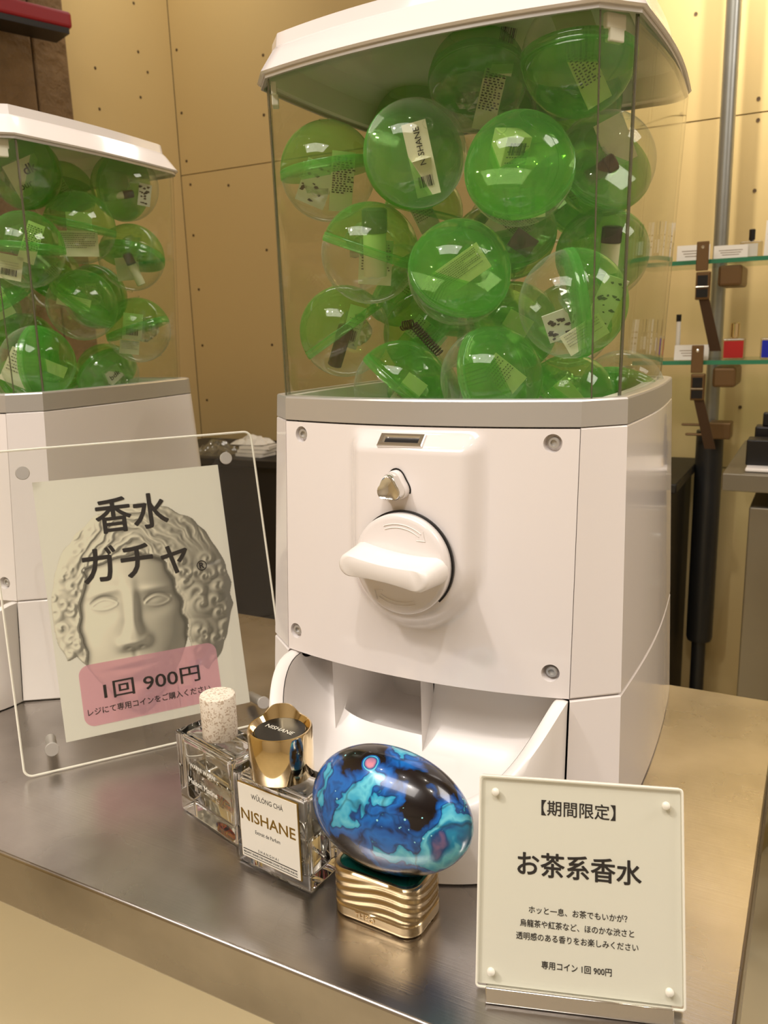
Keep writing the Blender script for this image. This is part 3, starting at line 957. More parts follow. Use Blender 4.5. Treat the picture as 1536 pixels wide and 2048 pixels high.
    for s in (1, -1):
        R_ = Matrix.Rotation(s * 1.0, 3, 'Z')
        b = MB(); b.box((s * 0.1275, 0.0465, 0.5410), (0.016, 0.004, 0.009), R_); b.box((s * 0.1275, 0.0475, 0.5335), (0.012, 0.005, 0.008), R_)
        o = b.build('lid_latch', M['acrylic_edge'], root); bevel(o, 0.0008, 2)
    return root


machine = build_machine()
machine.location = (-0.2575, 0.5115, 0)
tag(machine, 'large white capsule machine standing whole behind the perfume bottles', 'capsule machine', 'capsule machines on the steel table')
mach2 = copy_tree(machine)
mach2.location = (-0.8183, 0.5048, 0)
mach2['label'] = 'white capsule machine cut off by the left edge behind the large acrylic sign'

# ---------------------------------------------------------------- capsules
CAPS = [[[-0.3568, 0.5852, 0.484, -0.09, -0.09, 0.99], [-0.2734, 0.5694, 0.4838, -0.72, 0.69, -0.04], [-0.1956, 0.5727, 0.4657, 0.25, -0.88, 0.41], [-0.3144, 0.5721, 0.4186, 0.34, 0.07, 0.94], [-0.2398, 0.5695, 0.3999, 0.54, -0.65, 0.54], [-0.1582, 0.5781, 0.3746, 0.9, 0.41, 0.16], [-0.3568, 0.6006, 0.361, -0.47, -0.29, 0.83], [-0.2971, 0.5838, 0.3155, 0.6, 0.27, 0.75], [-0.2157, 0.5708, 0.3239, 0.94, -0.25, 0.23], [-0.1582, 0.5812, 0.5324, 0.03, -0.12, -0.99], [-0.2504, 0.6349, 0.5448, -0.16, 0.37, 0.91], [-0.1582, 0.6582, 0.4777, -0.59, 0.64, -0.5], [-0.1691, 0.7036, 0.4164, -0.28, 0.8, 0.53], [-0.2384, 0.6765, 0.4364, -0.16, 0.7, -0.69], [-0.3105, 0.662, 0.3569, -0.44, -0.51, 0.74], [-0.2339, 0.6695, 0.3598, 0.71, -0.43, 0.56], [-0.1852, 0.6692, 0.3002, 0.68, -0.08, 0.73], [-0.1582, 0.7413, 0.3002, -0.07, -0.62, -0.78], [-0.348, 0.7413, 0.4683, 0.29, 0.0, 0.96], [-0.2028, 0.7413, 0.5448, 0.2, 0.89, 0.42], [-0.3035, 0.7413, 0.3593, 0.09, -0.11, 0.99], [-0.2116, 0.7413, 0.4683, 0.82, -0.38, 0.42], [-0.3568, 0.7413, 0.5448, -0.2, -0.26, 0.94], [-0.2798, 0.7413, 0.4325, 0.43, -0.52, 0.73], [-0.3529, 0.7413, 0.3002, 0.61, -0.68, 0.41], [-0.3568, 0.7048, 0.4011, 0.77, -0.02, -0.64], [-0.2062, 0.7413, 0.3604, 0.15, 0.05, 0.99], [-0.2541, 0.7413, 0.3002, -0.33, -0.41, 0.85], [-0.2798, 0.7413, 0.5448, 0.34, 0.15, 0.93]], [[-0.765, 0.6382, 0.5365, -0.17, 0.98, -0.11], [-0.719, 0.7346, 0.5296, -0.97, 0.03, 0.25], [-0.719, 0.6622, 0.4789, 0.21, 0.11, 0.97], [-0.719, 0.5903, 0.4516, 0.07, 0.05, 1.0], [-0.719, 0.7346, 0.4526, -0.03, 0.35, 0.94], [-0.719, 0.6543, 0.398, 0.58, 0.27, 0.77], [-0.719, 0.7346, 0.3705, -0.25, -0.13, 0.96], [-0.719, 0.5878, 0.3397, 0.92, 0.38, -0.01], [-0.7763, 0.7346, 0.319, -0.75, 0.17, 0.64], [-0.822, 0.6308, 0.4046, -0.09, -0.47, 0.88], [-0.8201, 0.7346, 0.5316, 0.51, -0.32, 0.8], [-0.8566, 0.7346, 0.4378, 0.79, -0.04, 0.61], [-0.7841, 0.7346, 0.4116, -0.25, 0.96, 0.13], [-0.8531, 0.6832, 0.3575, 0.38, 0.05, 0.92], [-0.8941, 0.5803, 0.3078, 0.38, 0.05, 0.92], [-0.9176, 0.6493, 0.3325, 0.64, 0.12, 0.76], [-0.9176, 0.6008, 0.3924, -0.15, -0.4, 0.91], [-0.9176, 0.6421, 0.4614, 0.29, 0.0, 0.96], [-0.8056, 0.644, 0.3113, 0.77, 0.05, 0.63], [-0.8546, 0.7346, 0.3002, -0.31, -0.35, 0.88], [-0.8305, 0.5626, 0.3474, 0.12, 0.06, 0.99], [-0.9176, 0.6877, 0.3993, 0.91, 0.05, 0.42]]]
CR = 0.0374


def cap_half(sign, mat, name, parent):
    b = MB(); prof = []
    for k in range(0, 15):
        a = math.radians(90 - 84.5 * k / 14)
        prof.append((CR * math.cos(a) if k else 0.0, sign * CR * math.sin(a)))
    if sign > 0:
        pass
    else:
        prof += [(CR * 0.988, -0.0022), (CR * 0.988, 0.0012), (CR * 0.965, 0.0012), (CR * 0.965, -0.0004)]
    b.lathe(prof if sign > 0 else prof, 44)
    o = b.build(name, mat, parent, smooth=True)
    # vent holes and moulded ring near the pole
    return o


def make_capsule():
    root = empty('toy_capsule', (0, 0, 0))
    g = cap_half(1, M['cap_green'], 'green_half', root)
    c = cap_half(-1, M['cap_clear'], 'clear_half', root)
    b = MB(); b.lathe([(CR * 0.996, 0.0048), (CR * 1.004, 0.0044), (CR * 1.004, 0.0034), (CR * 0.999, 0.0028), (CR * 1.010, 0.0018), (CR * 1.010, -0.0012), (CR * 1.0, -0.0016)], 44)
    b.build('rim', M['cap_rim'], g, smooth=True)
    for s, par in ((1, g), (-1, c)):
        b = MB()
        ring = [(0.0036 * math.cos(a) + 0.012, 0.0036 * math.sin(a), s * math.sqrt(CR * CR - 0.012 ** 2) + s * 0.0002) for a in [2 * math.pi * k / 16 for k in range(17)]]
        b.tube(ring, 0.0004, 5, False)
        o = b.build('moulded_ring', M['cap_clear'], par)
    return root


cap0 = make_capsule()
names_r = ['at upper left, green side up, spotted card inside', 'with its clear side in front and a branded tag inside', 'facing front green, boxed sample with barcode inside',
           'at middle left, green above clear, grey vial inside', 'at the centre, facing front green, slanted leaflet inside', 'at right, green half to the right, spotted cards inside',
           'at lower left by the side window, brown vial inside', 'at bottom left, half sunk behind the silver band', 'at bottom centre, green side showing its thick rim', 'topmost at right, green half pointing down',
           'at top middle under the lid, green above printed strip', 'at the right window, clear side, below the topmost one', 'with a black capped vial behind the right pane', 'with clear side beside the dark square label',
           'behind the dark spring', 'behind the gap right of the spring', 'at bottom right, low behind the band', 'in the far right bottom corner, clear side up',
           'deep inside, behind the clear fronted one', 'deep inside, under the lid at right', 'at the back wall behind the spring', 'at the back, behind the boxed sample', 'at the back left under the lid', 'in the middle of the back row',
           'at the back left on the floor', 'behind the middle left one, green side down', 'in the back row right of centre', 'at the back middle on the floor', 'in the back row centre under the lid']
names_l = ['at the left edge, large letters on its leaflet', 'at upper right, dark vial lying inside', 'green topped, with a square leaflet of print', 'at left, green above a barcode leaflet', 'at the right edge, slim vial inside', 'in the middle, green top tilted right',
           'at lower right edge, green top tilted left', 'at lower left, green half to the right', 'at bottom right, small lettered box inside', 'cut by the left edge at mid height', 'behind the upper ones', 'behind the barcode one', 'deep in the middle', 'at the bottom behind the left edge', 'out of frame at the front left floor', 'out of frame, second layer', 'out of frame, halfway up at left', 'out of frame, topmost of the left heap', 'low at the left edge, behind the lower left one', 'low in the back row', 'out of frame in the far left corner', 'out of frame in the middle of the heap']


def cap_mat(axis, roll=0.0):
    z = Vector(axis).normalized()
    q = z.to_track_quat('Z', 'Y')
    return q.to_matrix() @ Matrix.Rotation(roll, 3, 'Z')


def set_m(o, loc, R3):
    mm = R3.to_4x4(); mm.translation = Vector(loc); o.matrix_world = mm


first = True
cap_objs = [[], []]
for mi, lst in enumerate(CAPS):
    for k, (x, y, z, ax, ay, az) in enumerate(lst):
        c = cap0 if first else copy_tree(cap0)
        first = False
        set_m(c, (x, y, z), cap_mat((ax, ay, az), k * 1.3))
        if mi == 0:
            tag(c, 'large machine capsule ' + names_r[k], 'capsule', 'green capsules in the large machine')
        else:
            tag(c, 'left machine capsule ' + names_l[k], 'capsule', 'green capsules in the left machine')
        cap_objs[mi].append(c)

# contents: every leaflet, vial and box is a thing of its own
VIEW = {0: Vector((0.40, -0.88, -0.22)).normalized(), 1: Vector((0.78, -0.60, -0.12)).normalized()}


def content_frame(mi, k, off, ang, tilt=0.0, yaw=0.0):
    """frame whose -Y looks roughly out of the machine's front, turned by ang in its own plane"""
    n = VIEW[mi]
    up = Vector((0, 0, 1)); u = up.cross(-n).normalized(); u = -u if u.x < 0 else u
    up = (-n).cross(u) * -1
    up = u.cross(-n)
    if up.z < 0: up = -up
    R = Matrix((u, u.cross(up) * -1, up)).transposed()
    # columns: u, back, up
    R = Matrix.Identity(3)
    back = up.cross(u)
    for i in range(3):
        R[i][0] = u[i]; R[i][1] = back[i]; R[i][2] = up[i]
    R = R @ Matrix.Rotation(yaw, 3, 'Z') @ Matrix.Rotation(tilt, 3, 'X') @ Matrix.Rotation(ang, 3, 'Y')
    x, y, z = CAPS[mi][k][:3]
    mm = R.to_4x4(); mm.translation = Vector((x, y, z)) + R @ Vector(off)
    return mm


rnd = random.Random(3)
M['leaf_green'] = principled('pale_leaflet_paper', srgb(238, 234, 205), 0.6)
M['grey_vial'] = principled('grey_vial_cap', srgb(92, 92, 88), 0.3)
M['brown_vial'] = principled('dark_sample_glass', srgb(80, 52, 40), 0.15)


def print_lines(w, h, parent, seed, cols=9, vertical=False, box=False):
    r = random.Random(seed); b = MB()
    nl = cols
    for i in range(nl):
        zz_ = h * (0.40 - 0.62 * i / nl)
        x = -w * 0.42; end = w * (0.42 - (0.25 if i % 4 == 3 else 0.0))
        while x < end:
            ww = r.uniform(0.6, 1.6) * h * 0.035
            b.box((x + ww / 2, -0.00045, zz_), (ww, 0.0002, h * 0.020)); x += ww + h * 0.030
    o = b.build('small_print', M['ink'], parent); o['kind'] = 'stuff'
    return o


def barcode(w, h, cx, cz, parent, seed=1):
    r = random.Random(seed); b = MB(); x = -w / 2
    while x < w / 2:
        ww = r.choice([0.0003, 0.0005, 0.0008]); b.box((cx + x, -0.0005, cz), (ww, 0.0002, h)); x += ww + r.choice([0.0003, 0.0005, 0.0007])
    o = b.build('barcode', M['ink'], parent); o['kind'] = 'stuff'


def leaflet(mi, k, w, h, ang, off=(0, 0, 0), tilt=0.0, yaw=0.0, lab='', kind='lines', lines=9):
    t = empty('leaflet', (0, 0, 0)); t.matrix_world = content_frame(mi, k, off, ang, tilt, yaw)
    tag(t, lab, 'leaflet', 'leaflets inside the capsules')
    # slightly curled sheet
    n = 8; b = MB(); ring_a = []; ring_b = []
    for i in range(n + 1):
        zz_ = -h / 2 + h * i / n; dy = 0.0018 * math.sin(i * 1.1 + k)
        ring_a.append([(-w / 2, dy * 0, zz_), (w / 2, dy * 0, zz_), (w / 2, 0.0006, zz_), (-w / 2, 0.0006, zz_)])
    b.loft(ring_a, True, True)
    b.build('sheet', M['leaf_green'], t)
    if kind == 'lines': print_lines(w, h, t, k + 10 * mi, lines)
    elif kind == 'barcode':
        barcode(w * .6, h * .26, 0, -h * .2, t, k); print_lines(w * .8, h * .5, t, k, 3)
    return t


def spotted(mi, k, w, h, ang, off, tilt, lab, seed):
    t = empty('spotted_card', (0, 0, 0)); t.matrix_world = content_frame(mi, k, off, ang, tilt, 0)
    tag(t, lab, 'card', 'patterned cards inside the capsules')
    b = MB(); b.box((0, 0.0005, 0), (w, 0.001, h)); b.build('sheet', M['paper_white'], t)
    r = random.Random(seed); b = MB()
    for _ in range(14):
        cx, cz = r.uniform(-.42, .42) * w, r.uniform(-.42, .42) * h; a0 = r.uniform(0, 3); s = r.uniform(.0012, .0028)
        pts = [(cx + s * r.uniform(.5, 1.2) * math.cos(a0 + a), -0.0003, cz + s * .6 * r.uniform(.5, 1.2) * math.sin(a0 + a)) for a in (0, 1.2, 2.1, 3.3, 4.6)]
        b.add(pts, [(0, 1, 2, 3, 4)])
    b.build('spots', M['ink'], t)
    return t


def vial(mi, k, ang, off, lab, r=0.0055, L=0.038, body='leaf_green', capm='grey_vial', tilt=0.0):
    t = empty('sample_vial', (0, 0, 0)); t.matrix_world = content_frame(mi, k, off, ang, tilt, 0)
    tag(t, lab, 'vial', 'sample vials inside the capsules')
    b = MB(); b.lathe([(r * .7, -L / 2), (r, -L / 2 + .001), (r, L * .15), (r * .6, L * .2)], 18); b.build('vial_tube', M[body], t, smooth=True, auto=40)
    b = MB(); b.lathe([(r * 1.08, L * .16), (r * 1.08, L / 2 - .001), (r * .9, L / 2)], 18); b.build('vial_cap', M[capm], t, smooth=True, auto=40)
    return t


def wrap(mi, k, off, s, seed, lab):
    r = random.Random(seed)
    b = MB(); n = 7; v = []; f = []
    for i in range(n):
        for j in range(n):
            x, z = (i / (n - 1) - .5), (j / (n - 1) - .5)
            q = 1 - 0.25 * (x * x + z * z) * 4
            v.append((x * s * q + r.uniform(-.0015, .0015), r.uniform(-.004, .004) + 0.012 * x * z * 4, z * s * q + r.uniform(-.0015, .0015)))
    for i in range(n - 1):
        for j in range(n - 1):
            a = i * n + j; f.append((a, a + n, a + n + 1, a + 1))
    o = mesh_obj('wrapping_film', v, f, M['wrap'], None)
    md = o.modifiers.new('thickness', 'SOLIDIFY'); md.thickness = 0.0003
    o.matrix_world = content_frame(mi, k, off, seed * .7)
    tag(o, lab, 'wrapper', 'clear wrappers inside the capsules')
    return o


D = math.radians
# large machine
spotted(0, 0, 0.024, 0.034, D(25), (-0.006, 0.004, -0.014), 0.2, 'black spotted white card in the upper left capsule of the large machine', 1)
leaflet(0, 0, 0.018, 0.044, D(8), (0.012, -0.006, -0.006), lab='printed green tinted leaflet in the upper left capsule of the large machine', lines=16)
t = leaflet(0, 1, 0.0175, 0.050, D(-12), (0.004, -0.004, -0.004), kind='none', lab='paper tag with black brand lettering and a barcode in the clear capsule facing front')
barcode(0.010, 0.0075, 0.0, -0.0150, t, 7)
mbx = MB(); v_, f_ = text_geo('NISHANE', 0.0062, 0.006)
a_ = np.array(v_); a_[:, 0] -= a_[:, 0].mean(); mbx.add([(-p[1] + 0.001, -0.0007, p[0] + 0.008) for p in a_], f_)
mbx.build('lettering', M['ink'], t)
crumple('folded_flap', (0, 0, 0), (0.014, 0.012, 0.004), M['leaf_green'], None, None, 4, t)
t = empty('sample_box', (0, 0, 0)); t.matrix_world = content_frame(0, 2, (-0.003, 0.004, 0.002), D(3), 0.35, 0.45); tag(t, 'pale sample box with a barcode inside the big green capsule facing front', 'box')
box_obj('carton', (0, 0.009, 0), (0.020, 0.018, 0.036), M['leaf_green'], t, 0.0006)
barcode(0.012, 0.008, 0, 0.010, t, 7); print_lines(0.018, 0.03, t, 7, 5)
leaflet(0, 2, 0.024, 0.020, D(-4), (0.004, -0.006, -0.022), lab='small leaflet at the bottom of the green capsule with the boxed sample', lines=6)
vial(0, 3, D(2), (0.004, -0.004, 0.008), 'grey capped vial in the middle left capsule of the large machine', r=0.0088, L=0.050)
leaflet(0, 3, 0.026, 0.034, D(6), (0.004, 0.010, -0.008), lab='leaflet behind the grey capped vial in the middle left capsule', lines=10)
leaflet(0, 4, 0.046, 0.020, D(-33), (-0.001, -0.010, 0.002), lab='slanted leaflet of fine print in the centre green capsule', lines=9)
spotted(0, 5, 0.017, 0.042, D(20), (0.020, -0.004, 0.006), 0.15, 'black spotted pale card in the green half of the right capsule', 2)
spotted(0, 5, 0.018, 0.022, D(-20), (-0.014, 0.004, -0.014), 0.2, 'black spotted white card in the clear half of the right capsule', 5)
leaflet(0, 5, 0.030, 0.016, D(-32), (-0.004, -0.012, -0.020), lab='white leaflet low in the right capsule of the large machine', lines=5)
vial(0, 6, D(20), (0.0, -0.004, -0.012), 'brown vial in the lower left capsule of the large machine', r=0.006, L=0.036, body='brown_vial', capm='brown_vial')
leaflet(0, 6, 0.014, 0.036, D(18), (0.006, 0.006, 0.004), lab='narrow printed strip in the lower left capsule of the large machine', kind='barcode')
leaflet(0, 7, 0.018, 0.040, D(38), (0.006, -0.006, -0.004), lab='printed strip in the bottom left capsule of the large machine', kind='barcode')
leaflet(0, 9, 0.017, 0.044, D(-28), (0.000, -0.004, -0.010), lab='printed leaflet in the topmost right capsule of the large machine', lines=14)
leaflet(0, 9, 0.024, 0.026, D(-25), (0.006, 0.008, 0.016), lab='blank folded paper above the rim of the topmost right capsule', kind='none')
leaflet(0, 10, 0.017, 0.046, D(14), (0.012, -0.004, -0.010), lab='printed strip in the top middle capsule of the large machine', lines=16)
barcode(0.012, 0.010, 0.0, 0.016, bpy.data.objects[leaflet(0, 10, 0.016, 0.020, D(12), (0.016, -0.007, 0.016), lab='barcode label in the top middle capsule of the large machine', kind='none').name], 9)
vial(0, 11, D(60), (0.002, -0.002, -0.004), 'dark vial in the clear capsule at the right window', r=0.006, L=0.024, body='brown_vial', capm='brown_vial')
leaflet(0, 11, 0.022, 0.034, D(-25), (0.014, 0.006, 0.010), lab='crumpled white paper in the clear capsule at the right window', kind='none')
vial(0, 12, D(2), (0.002, -0.02, 0.006), 'black capped vial behind the right pane of the large machine', r=0.0075, L=0.036, body='leaf_green', capm='black')
t = box_obj('dark_label', (0, 0, 0), (0.020, 0.001, 0.016), M['grey_vial'], None); t.matrix_world = content_frame(0, 13, (0.010, -0.020, 0.000), D(35)); tag(t, 'small dark square label right of the centre capsule', 'label')
leaflet(0, 13, 0.034, 0.030, D(40), (-0.004, 0.002, 0.006), lab='printed sheet in the clear capsule beside the dark square label', lines=12)
leaflet(0, 8, 0.020, 0.030, D(-50), (0.006, 0.004, -0.006), lab='leaflet in the bottom centre capsule of the large machine', lines=8)
leaflet(0, 15, 0.022, 0.028, D(30), (0, -0.010, 0), lab='leaflet in the capsule behind the gap right of the spring', kind='none')
leaflet(0, 16, 0.022, 0.030, D(-40), (0, -0.010, 0.006), lab='leaflet in the bottom right capsule of the large machine', kind='none')
vial(0, 17, D(60), (0, -0.010, 0.006), 'brown vial in the bottom corner capsule at the far right', r=0.007, L=0.034, body='brown_vial', capm='brown_vial')
for k in (18, 20, 21, 23, 26, 28, 14, 25):
    leaflet(0, k, 0.020, 0.032, D(rnd.uniform(-50, 50)), (0, -0.004, 0), lab='leaflet in the large machine capsule ' + names_r[k].split(',')[0], lines=8)
for q, k in enumerate([0, 1, 3, 4, 5, 6, 7, 8, 10, 11, 13, 16, 17]):
    wrap(0, k, (0.002, 0.008, -0.008), 0.038, q + 2, 'clear film in the large machine capsule ' + names_r[k].split(',')[0].replace('with its clear side in front and a branded tag inside', 'with the branded tag'))

# dark coiled spring between the capsules
t = empty('coil_spring', (0, 0, 0)); tag(t, 'bent dark coil spring lying in the gap between the lower capsules', 'spring')
def coil(p0, p1, r, turns):
    p0 = Vector(p0); p1 = Vector(p1); d_ = (p1 - p0).normalized(); a = d_.cross(Vector((0, 0, 1))).normalized(); b_ = d_.cross(a); n = turns * 10
    return [p0 + (p1 - p0) * (i / n) + (a * math.cos(2 * math.pi * i / 10) + b_ * math.sin(2 * math.pi * i / 10)) * r for i in range(n + 1)]
b = MB(); b.tube(coil((-0.3043, 0.603, 0.3638), (-0.2944, 0.603, 0.3651), 0.0034, 5), 0.00065, 5); b.tube(coil((-0.2944, 0.603, 0.3651), (-0.2711, 0.603, 0.3411), 0.0034, 14), 0.00065, 5)
b.build('coil', M['coil'], t)

# left machine
t = leaflet(1, 0, 0.036, 0.034, D(-25), (0.000, -0.004, -0.004), kind='none', lab='leaflet with large black letters in the capsule at the left edge')
lettering([('dk', 0.006, 0.006, 0.014, 0.01, None, 1), ('our', -0.006, -0.008, 0.010, 0.0, None, 1)], M['ink'], t, y=-0.0006)
leaflet(1, 3, 0.016, 0.040, D(22), (0.002, -0.006, 0.008), lab='printed green tinted strip in the left capsule above the barcode', lines=12)
leaflet(1, 3, 0.024, 0.024, D(12), (-0.014, -0.006, -0.020), kind='barcode', lab='barcode leaflet in the clear half of the left barcode capsule')
leaflet(1, 2, 0.040, 0.026, D(0), (-0.004, -0.016, -0.016), lab='square leaflet of fine print across the green topped capsule', lines=8)
leaflet(1, 2, 0.026, 0.044, D(0), (0.000, 0.000, -0.006), lab='pale sample carton behind the square leaflet of fine print', kind='none')
vial(1, 1, D(80), (0.008, -0.004, -0.010), 'dark vial lying in the upper right capsule of the left machine', r=0.004, L=0.034, body='leaf_green', capm='black')
spotted(1, 1, 0.014, 0.024, D(10), (0.022, -0.002, -0.004), 0, 'finely speckled card in the upper right capsule of the left machine', 11)
vial(1, 4, D(-22), (-0.004, -0.008, -0.012), 'grey capped vial in the right edge capsule with the green top', r=0.005, L=0.038)
leaflet(1, 4, 0.026, 0.026, D(-5), (-0.006, 0.002, -0.012), lab='pale leaflet behind the grey capped vial at the right edge', kind='none')
leaflet(1, 5, 0.034, 0.012, D(15), (-0.010, -0.012, 0.002), lab='white folded leaflet in the middle capsule of the left machine', lines=3)
leaflet(1, 6, 0.022, 0.030, D(8), (-0.008, -0.008, 0.004), lab='printed leaflet in the lower capsule at the right edge', kind='barcode')
leaflet(1, 6, 0.022, 0.016, D(8), (-0.010, -0.008, -0.020), lab='small white leaflet under the green top at the lower right edge', lines=5)
leaflet(1, 7, 0.028, 0.036, D(28), (-0.014, -0.006, -0.012), lab='white leaflet of print in the lower left capsule of the left machine', lines=7)
leaflet(1, 7, 0.050, 0.012, D(26), (0.004, 0.004, 0.000), lab='pale yellow strip across the lower left capsule of the left machine', kind='none')
t = empty('sample_box', (0, 0, 0)); t.matrix_world = content_frame(1, 8, (0.006, -0.004, -0.004), D(-35), 0.2, 0.5); tag(t, 'small white box with three black letters in the bottom right capsule of the left machine', 'box')
box_obj('carton', (0, 0.015, 0), (0.020, 0.030, 0.020), M['paper_white'], t, 0.0005)
lettering([('bdk', 0, 0, 0.010, 0.0, None, 1)], M['ink'], t, y=-0.0004)
for k in (9, 10, 11, 12, 13):
    leaflet(1, k, 0.020, 0.032, D(rnd.uniform(-50, 50)), (0, -0.004, 0), lab='leaflet in the left machine capsule ' + names_l[k].split(',')[0], lines=8)
for q, k in enumerate([0, 1, 3, 4, 5, 6, 8]):
    wrap(1, k, (0.002, 0.008, -0.010), 0.038, q + 20, 'clear film in the left machine capsule ' + names_l[k].split(',')[0])

# ---------------------------------------------------------------- small helpers for flat print
def round_rect(x0, x1, z0, z1, r, y, n=6):
    pts = []
    for cx, cz, a0 in ((x1 - r, z0 + r, -math.pi / 2), (x1 - r, z1 - r, 0), (x0 + r, z1 - r, math.pi / 2), (x0 + r, z0 + r, math.pi)):
        for k in range(n + 1):
            a = a0 + math.pi / 2 * k / n
            pts.append((cx + r * math.cos(a), y, cz + r * math.sin(a)))
    return pts


def plate(name, x0, x1, z0, z1, r, y0, y1, mat, parent, n=6):
    b = MB(); b.loft([round_rect(x0, x1, z0, z1, r, y0, n), round_rect(x0, x1, z0, z1, r, y1, n)], True, True)
    return b.build(name, mat, parent)


# ---------------------------------------------------------------- large acrylic sign
big = empty('acrylic_sign', (0, 0, 0)); big.matrix_world = yaw_frame((-0.57231, 0.40410, 0.001), 0.92413, 0.26)
tag(big, 'large clear acrylic stand holding a poster of a plaster head with a pink price box', 'sign')
plate('acrylic_sheet', 0.0, 0.2345, 0.0, 0.2775, 0.007, -0.0030, 0.0, M['acrylic'], big)
# polished edges that catch the light
b = MB()
loop = round_rect(0.0, 0.2345, 0.0, 0.2775, 0.007, -0.0015, 6)
loop = loop + [loop[0]]
b.tube(loop, 0.0010, 6, False)
b.build('polished_edge', M['acrylic_edge'], big)
pap = plate('poster', 0.0355, 0.1990, 0.0213, 0.2486, 0.0003, 0.0004, 0.0009, M['paper'], big, 1)


def head_print(parent):
    x0, x1, z0, z1 = 0.034, 0.1985, 0.0315, 0.2225
    nx, nz = 300, 348
    xs = np.linspace(x0, x1, nx); zs_ = np.linspace(z0, z1, nz)
    X, Z = np.meshgrid(xs, zs_)
    rng = np.random.RandomState(4)

    def noise(sc, seed, a=0.0):
        r = np.random.RandomState(seed); g = r.rand(64, 64)
        u = (X * math.cos(a) + Z * math.sin(a)) * sc; w = (-X * math.sin(a) + Z * math.cos(a)) * sc
        ui = np.floor(u).astype(int); wi = np.floor(w).astype(int); fu = u - ui; fw = w - wi
        fu = fu * fu * (3 - 2 * fu); fw = fw * fw * (3 - 2 * fw)
        G = lambda i, j: g[i % 64, j % 64]
        return (G(ui, wi) * (1 - fu) + G(ui + 1, wi) * fu) * (1 - fw) + (G(ui, wi + 1) * (1 - fu) + G(ui + 1, wi + 1) * fu) * fw

    def gs(cx, cz, sx, sz, a=0.0):
        dx = X - cx; dz = Z - cz
        u = dx * math.cos(a) + dz * math.sin(a); w = -dx * math.sin(a) + dz * math.cos(a)
        return np.exp(-(u / sx) ** 2 - (w / sz) ** 2)

    def ss(a, b_, x):
        t_ = np.clip((x - a) / (b_ - a), 0, 1); return t_ * t_ * (3 - 2 * t_)

    fx = 0.103
    # face
    zc_ = 0.112
    rx = np.where(Z > zc_, 0.049, 0.049 - 0.010 * ss(0.10, 0.05, Z) - 0.012 * ss(0.07, 0.035, Z)); rz = np.where(Z > zc_, 0.078, 0.079)
    q = 1 - ((X - fx) / rx) ** 2 - ((Z - zc_) / rz) ** 2
    face = 0.045 * np.sqrt(np.clip(q, 0, 1))
    H = face.copy()
    ex1, ez1, ex2, ez2 = 0.0815, 0.1335, 0.1275, 0.1300
    H += 0.0050 * gs(ex1, ez1 + 0.012, 0.015, 0.0045, 0.06) + 0.0050 * gs(ex2, ez2 + 0.012, 0.015, 0.0045, -0.12)
    H -= 0.0100 * gs(ex1, ez1, 0.0125, 0.0085) + 0.0100 * gs(ex2, ez2, 0.0125, 0.0085)
    for ex, ez, an in ((ex1, ez1, 0.03), (ex2, ez2, -0.05)):
        H += 0.0078 * gs(ex, ez, 0.0098, 0.0052)
        lid = ez + 0.0048 - 0.45 * ((X - ex) ** 2) / 0.012
        H += 0.0020 * np.exp(-((Z - lid) / 0.0011) ** 2) * (np.abs(X - ex) < 0.0118)
        H -= 0.0018 * np.exp(-((Z - lid - 0.0026) / 0.0011) ** 2) * (np.abs(X - ex) < 0.0118)
        lo = ez - 0.0042 + 0.32 * ((X - ex) ** 2) / 0.012
        H += 0.0013 * np.exp(-((Z - lo) / 0.0010) ** 2) * (np.abs(X - ex) < 0.011)
    nxl = 0.1035 - 0.0020 * ss(0.135, 0.095, Z)
    wn = 0.0062 + 0.0050 * ss(0.118, 0.096, Z)
    along = ss(0.150, 0.140, Z) * 0.5 + 0.5
    nose = np.exp(-(np.abs(X - nxl) / wn) ** 3.0) * ss(0.088, 0.0965, Z) * ss(0.165, 0.125, Z)
    H += 0.0150 * nose * (0.55 + 0.45 * ss(0.150, 0.100, Z))
    H += 0.0045 * (gs(0.0905, 0.0985, 0.0045, 0.0050) + gs(0.1135, 0.0975, 0.0045, 0.0050))
    H -= 0.0045 * (gs(0.0970, 0.0925, 0.0030, 0.0016) + gs(0.1080, 0.0922, 0.0030, 0.0016))
    H -= 0.0016 * gs(0.1020, 0.0865, 0.0022, 0.0050)
    H += 0.0050 * gs(0.1010, 0.0795, 0.0165, 0.0040) + 0.0048 * gs(0.1010, 0.0700, 0.0120, 0.0040)
    H -= 0.0050 * gs(0.1010, 0.0752, 0.0165, 0.0015)
    H -= 0.0035 * gs(0.1010, 0.0615, 0.0120, 0.0035)
    H += 0.0060 * gs(0.1020, 0.0480, 0.0130, 0.0090)
    # hair: swept locks from the parting, tight curls at the sides
    hr = 1 - ((X - 0.1165) / 0.0795) ** 2 - ((Z - 0.1300) / 0.0905) ** 2
    n1 = noise(95, 1); n2 = noise(190, 2); n3 = noise(60, 3)
    hairline = 0.176 - 0.9 * np.abs(X - 0.106) ** 1.35 + 0.006 * (n1 - .5)
    side = (np.abs(X - fx - 0.002) > (0.0455 - 0.010 * ss(0.12, 0.17, Z) + 0.006 * (n1 - .5)))
    hair = ((Z > hairline) | side) & (hr + 0.09 * (n1 - 0.5) > 0)
    low = (Z < 0.088 + 0.03 * (n1 - .5)) & (X < 0.09)
    low |= (Z < 0.066 + 0.03 * (n1 - .5)) & (X >= 0.09)
    hair &= ~(low & (np.abs(X - fx) > 0.0))
    ang = np.arctan2(Z - 0.150, X - 0.112); rad_ = np.hypot(X - 0.112, (Z - 0.150) * 0.9)
    flow = rad_ * 620 + 5.0 * n3 * 2 + 3.2 * n1 + 2.2 * np.abs(ang - 1.57)
    locks = np.sin(flow) * 0.5 + 0.35 * np.sin(flow * 2.1 + 6 * n2)
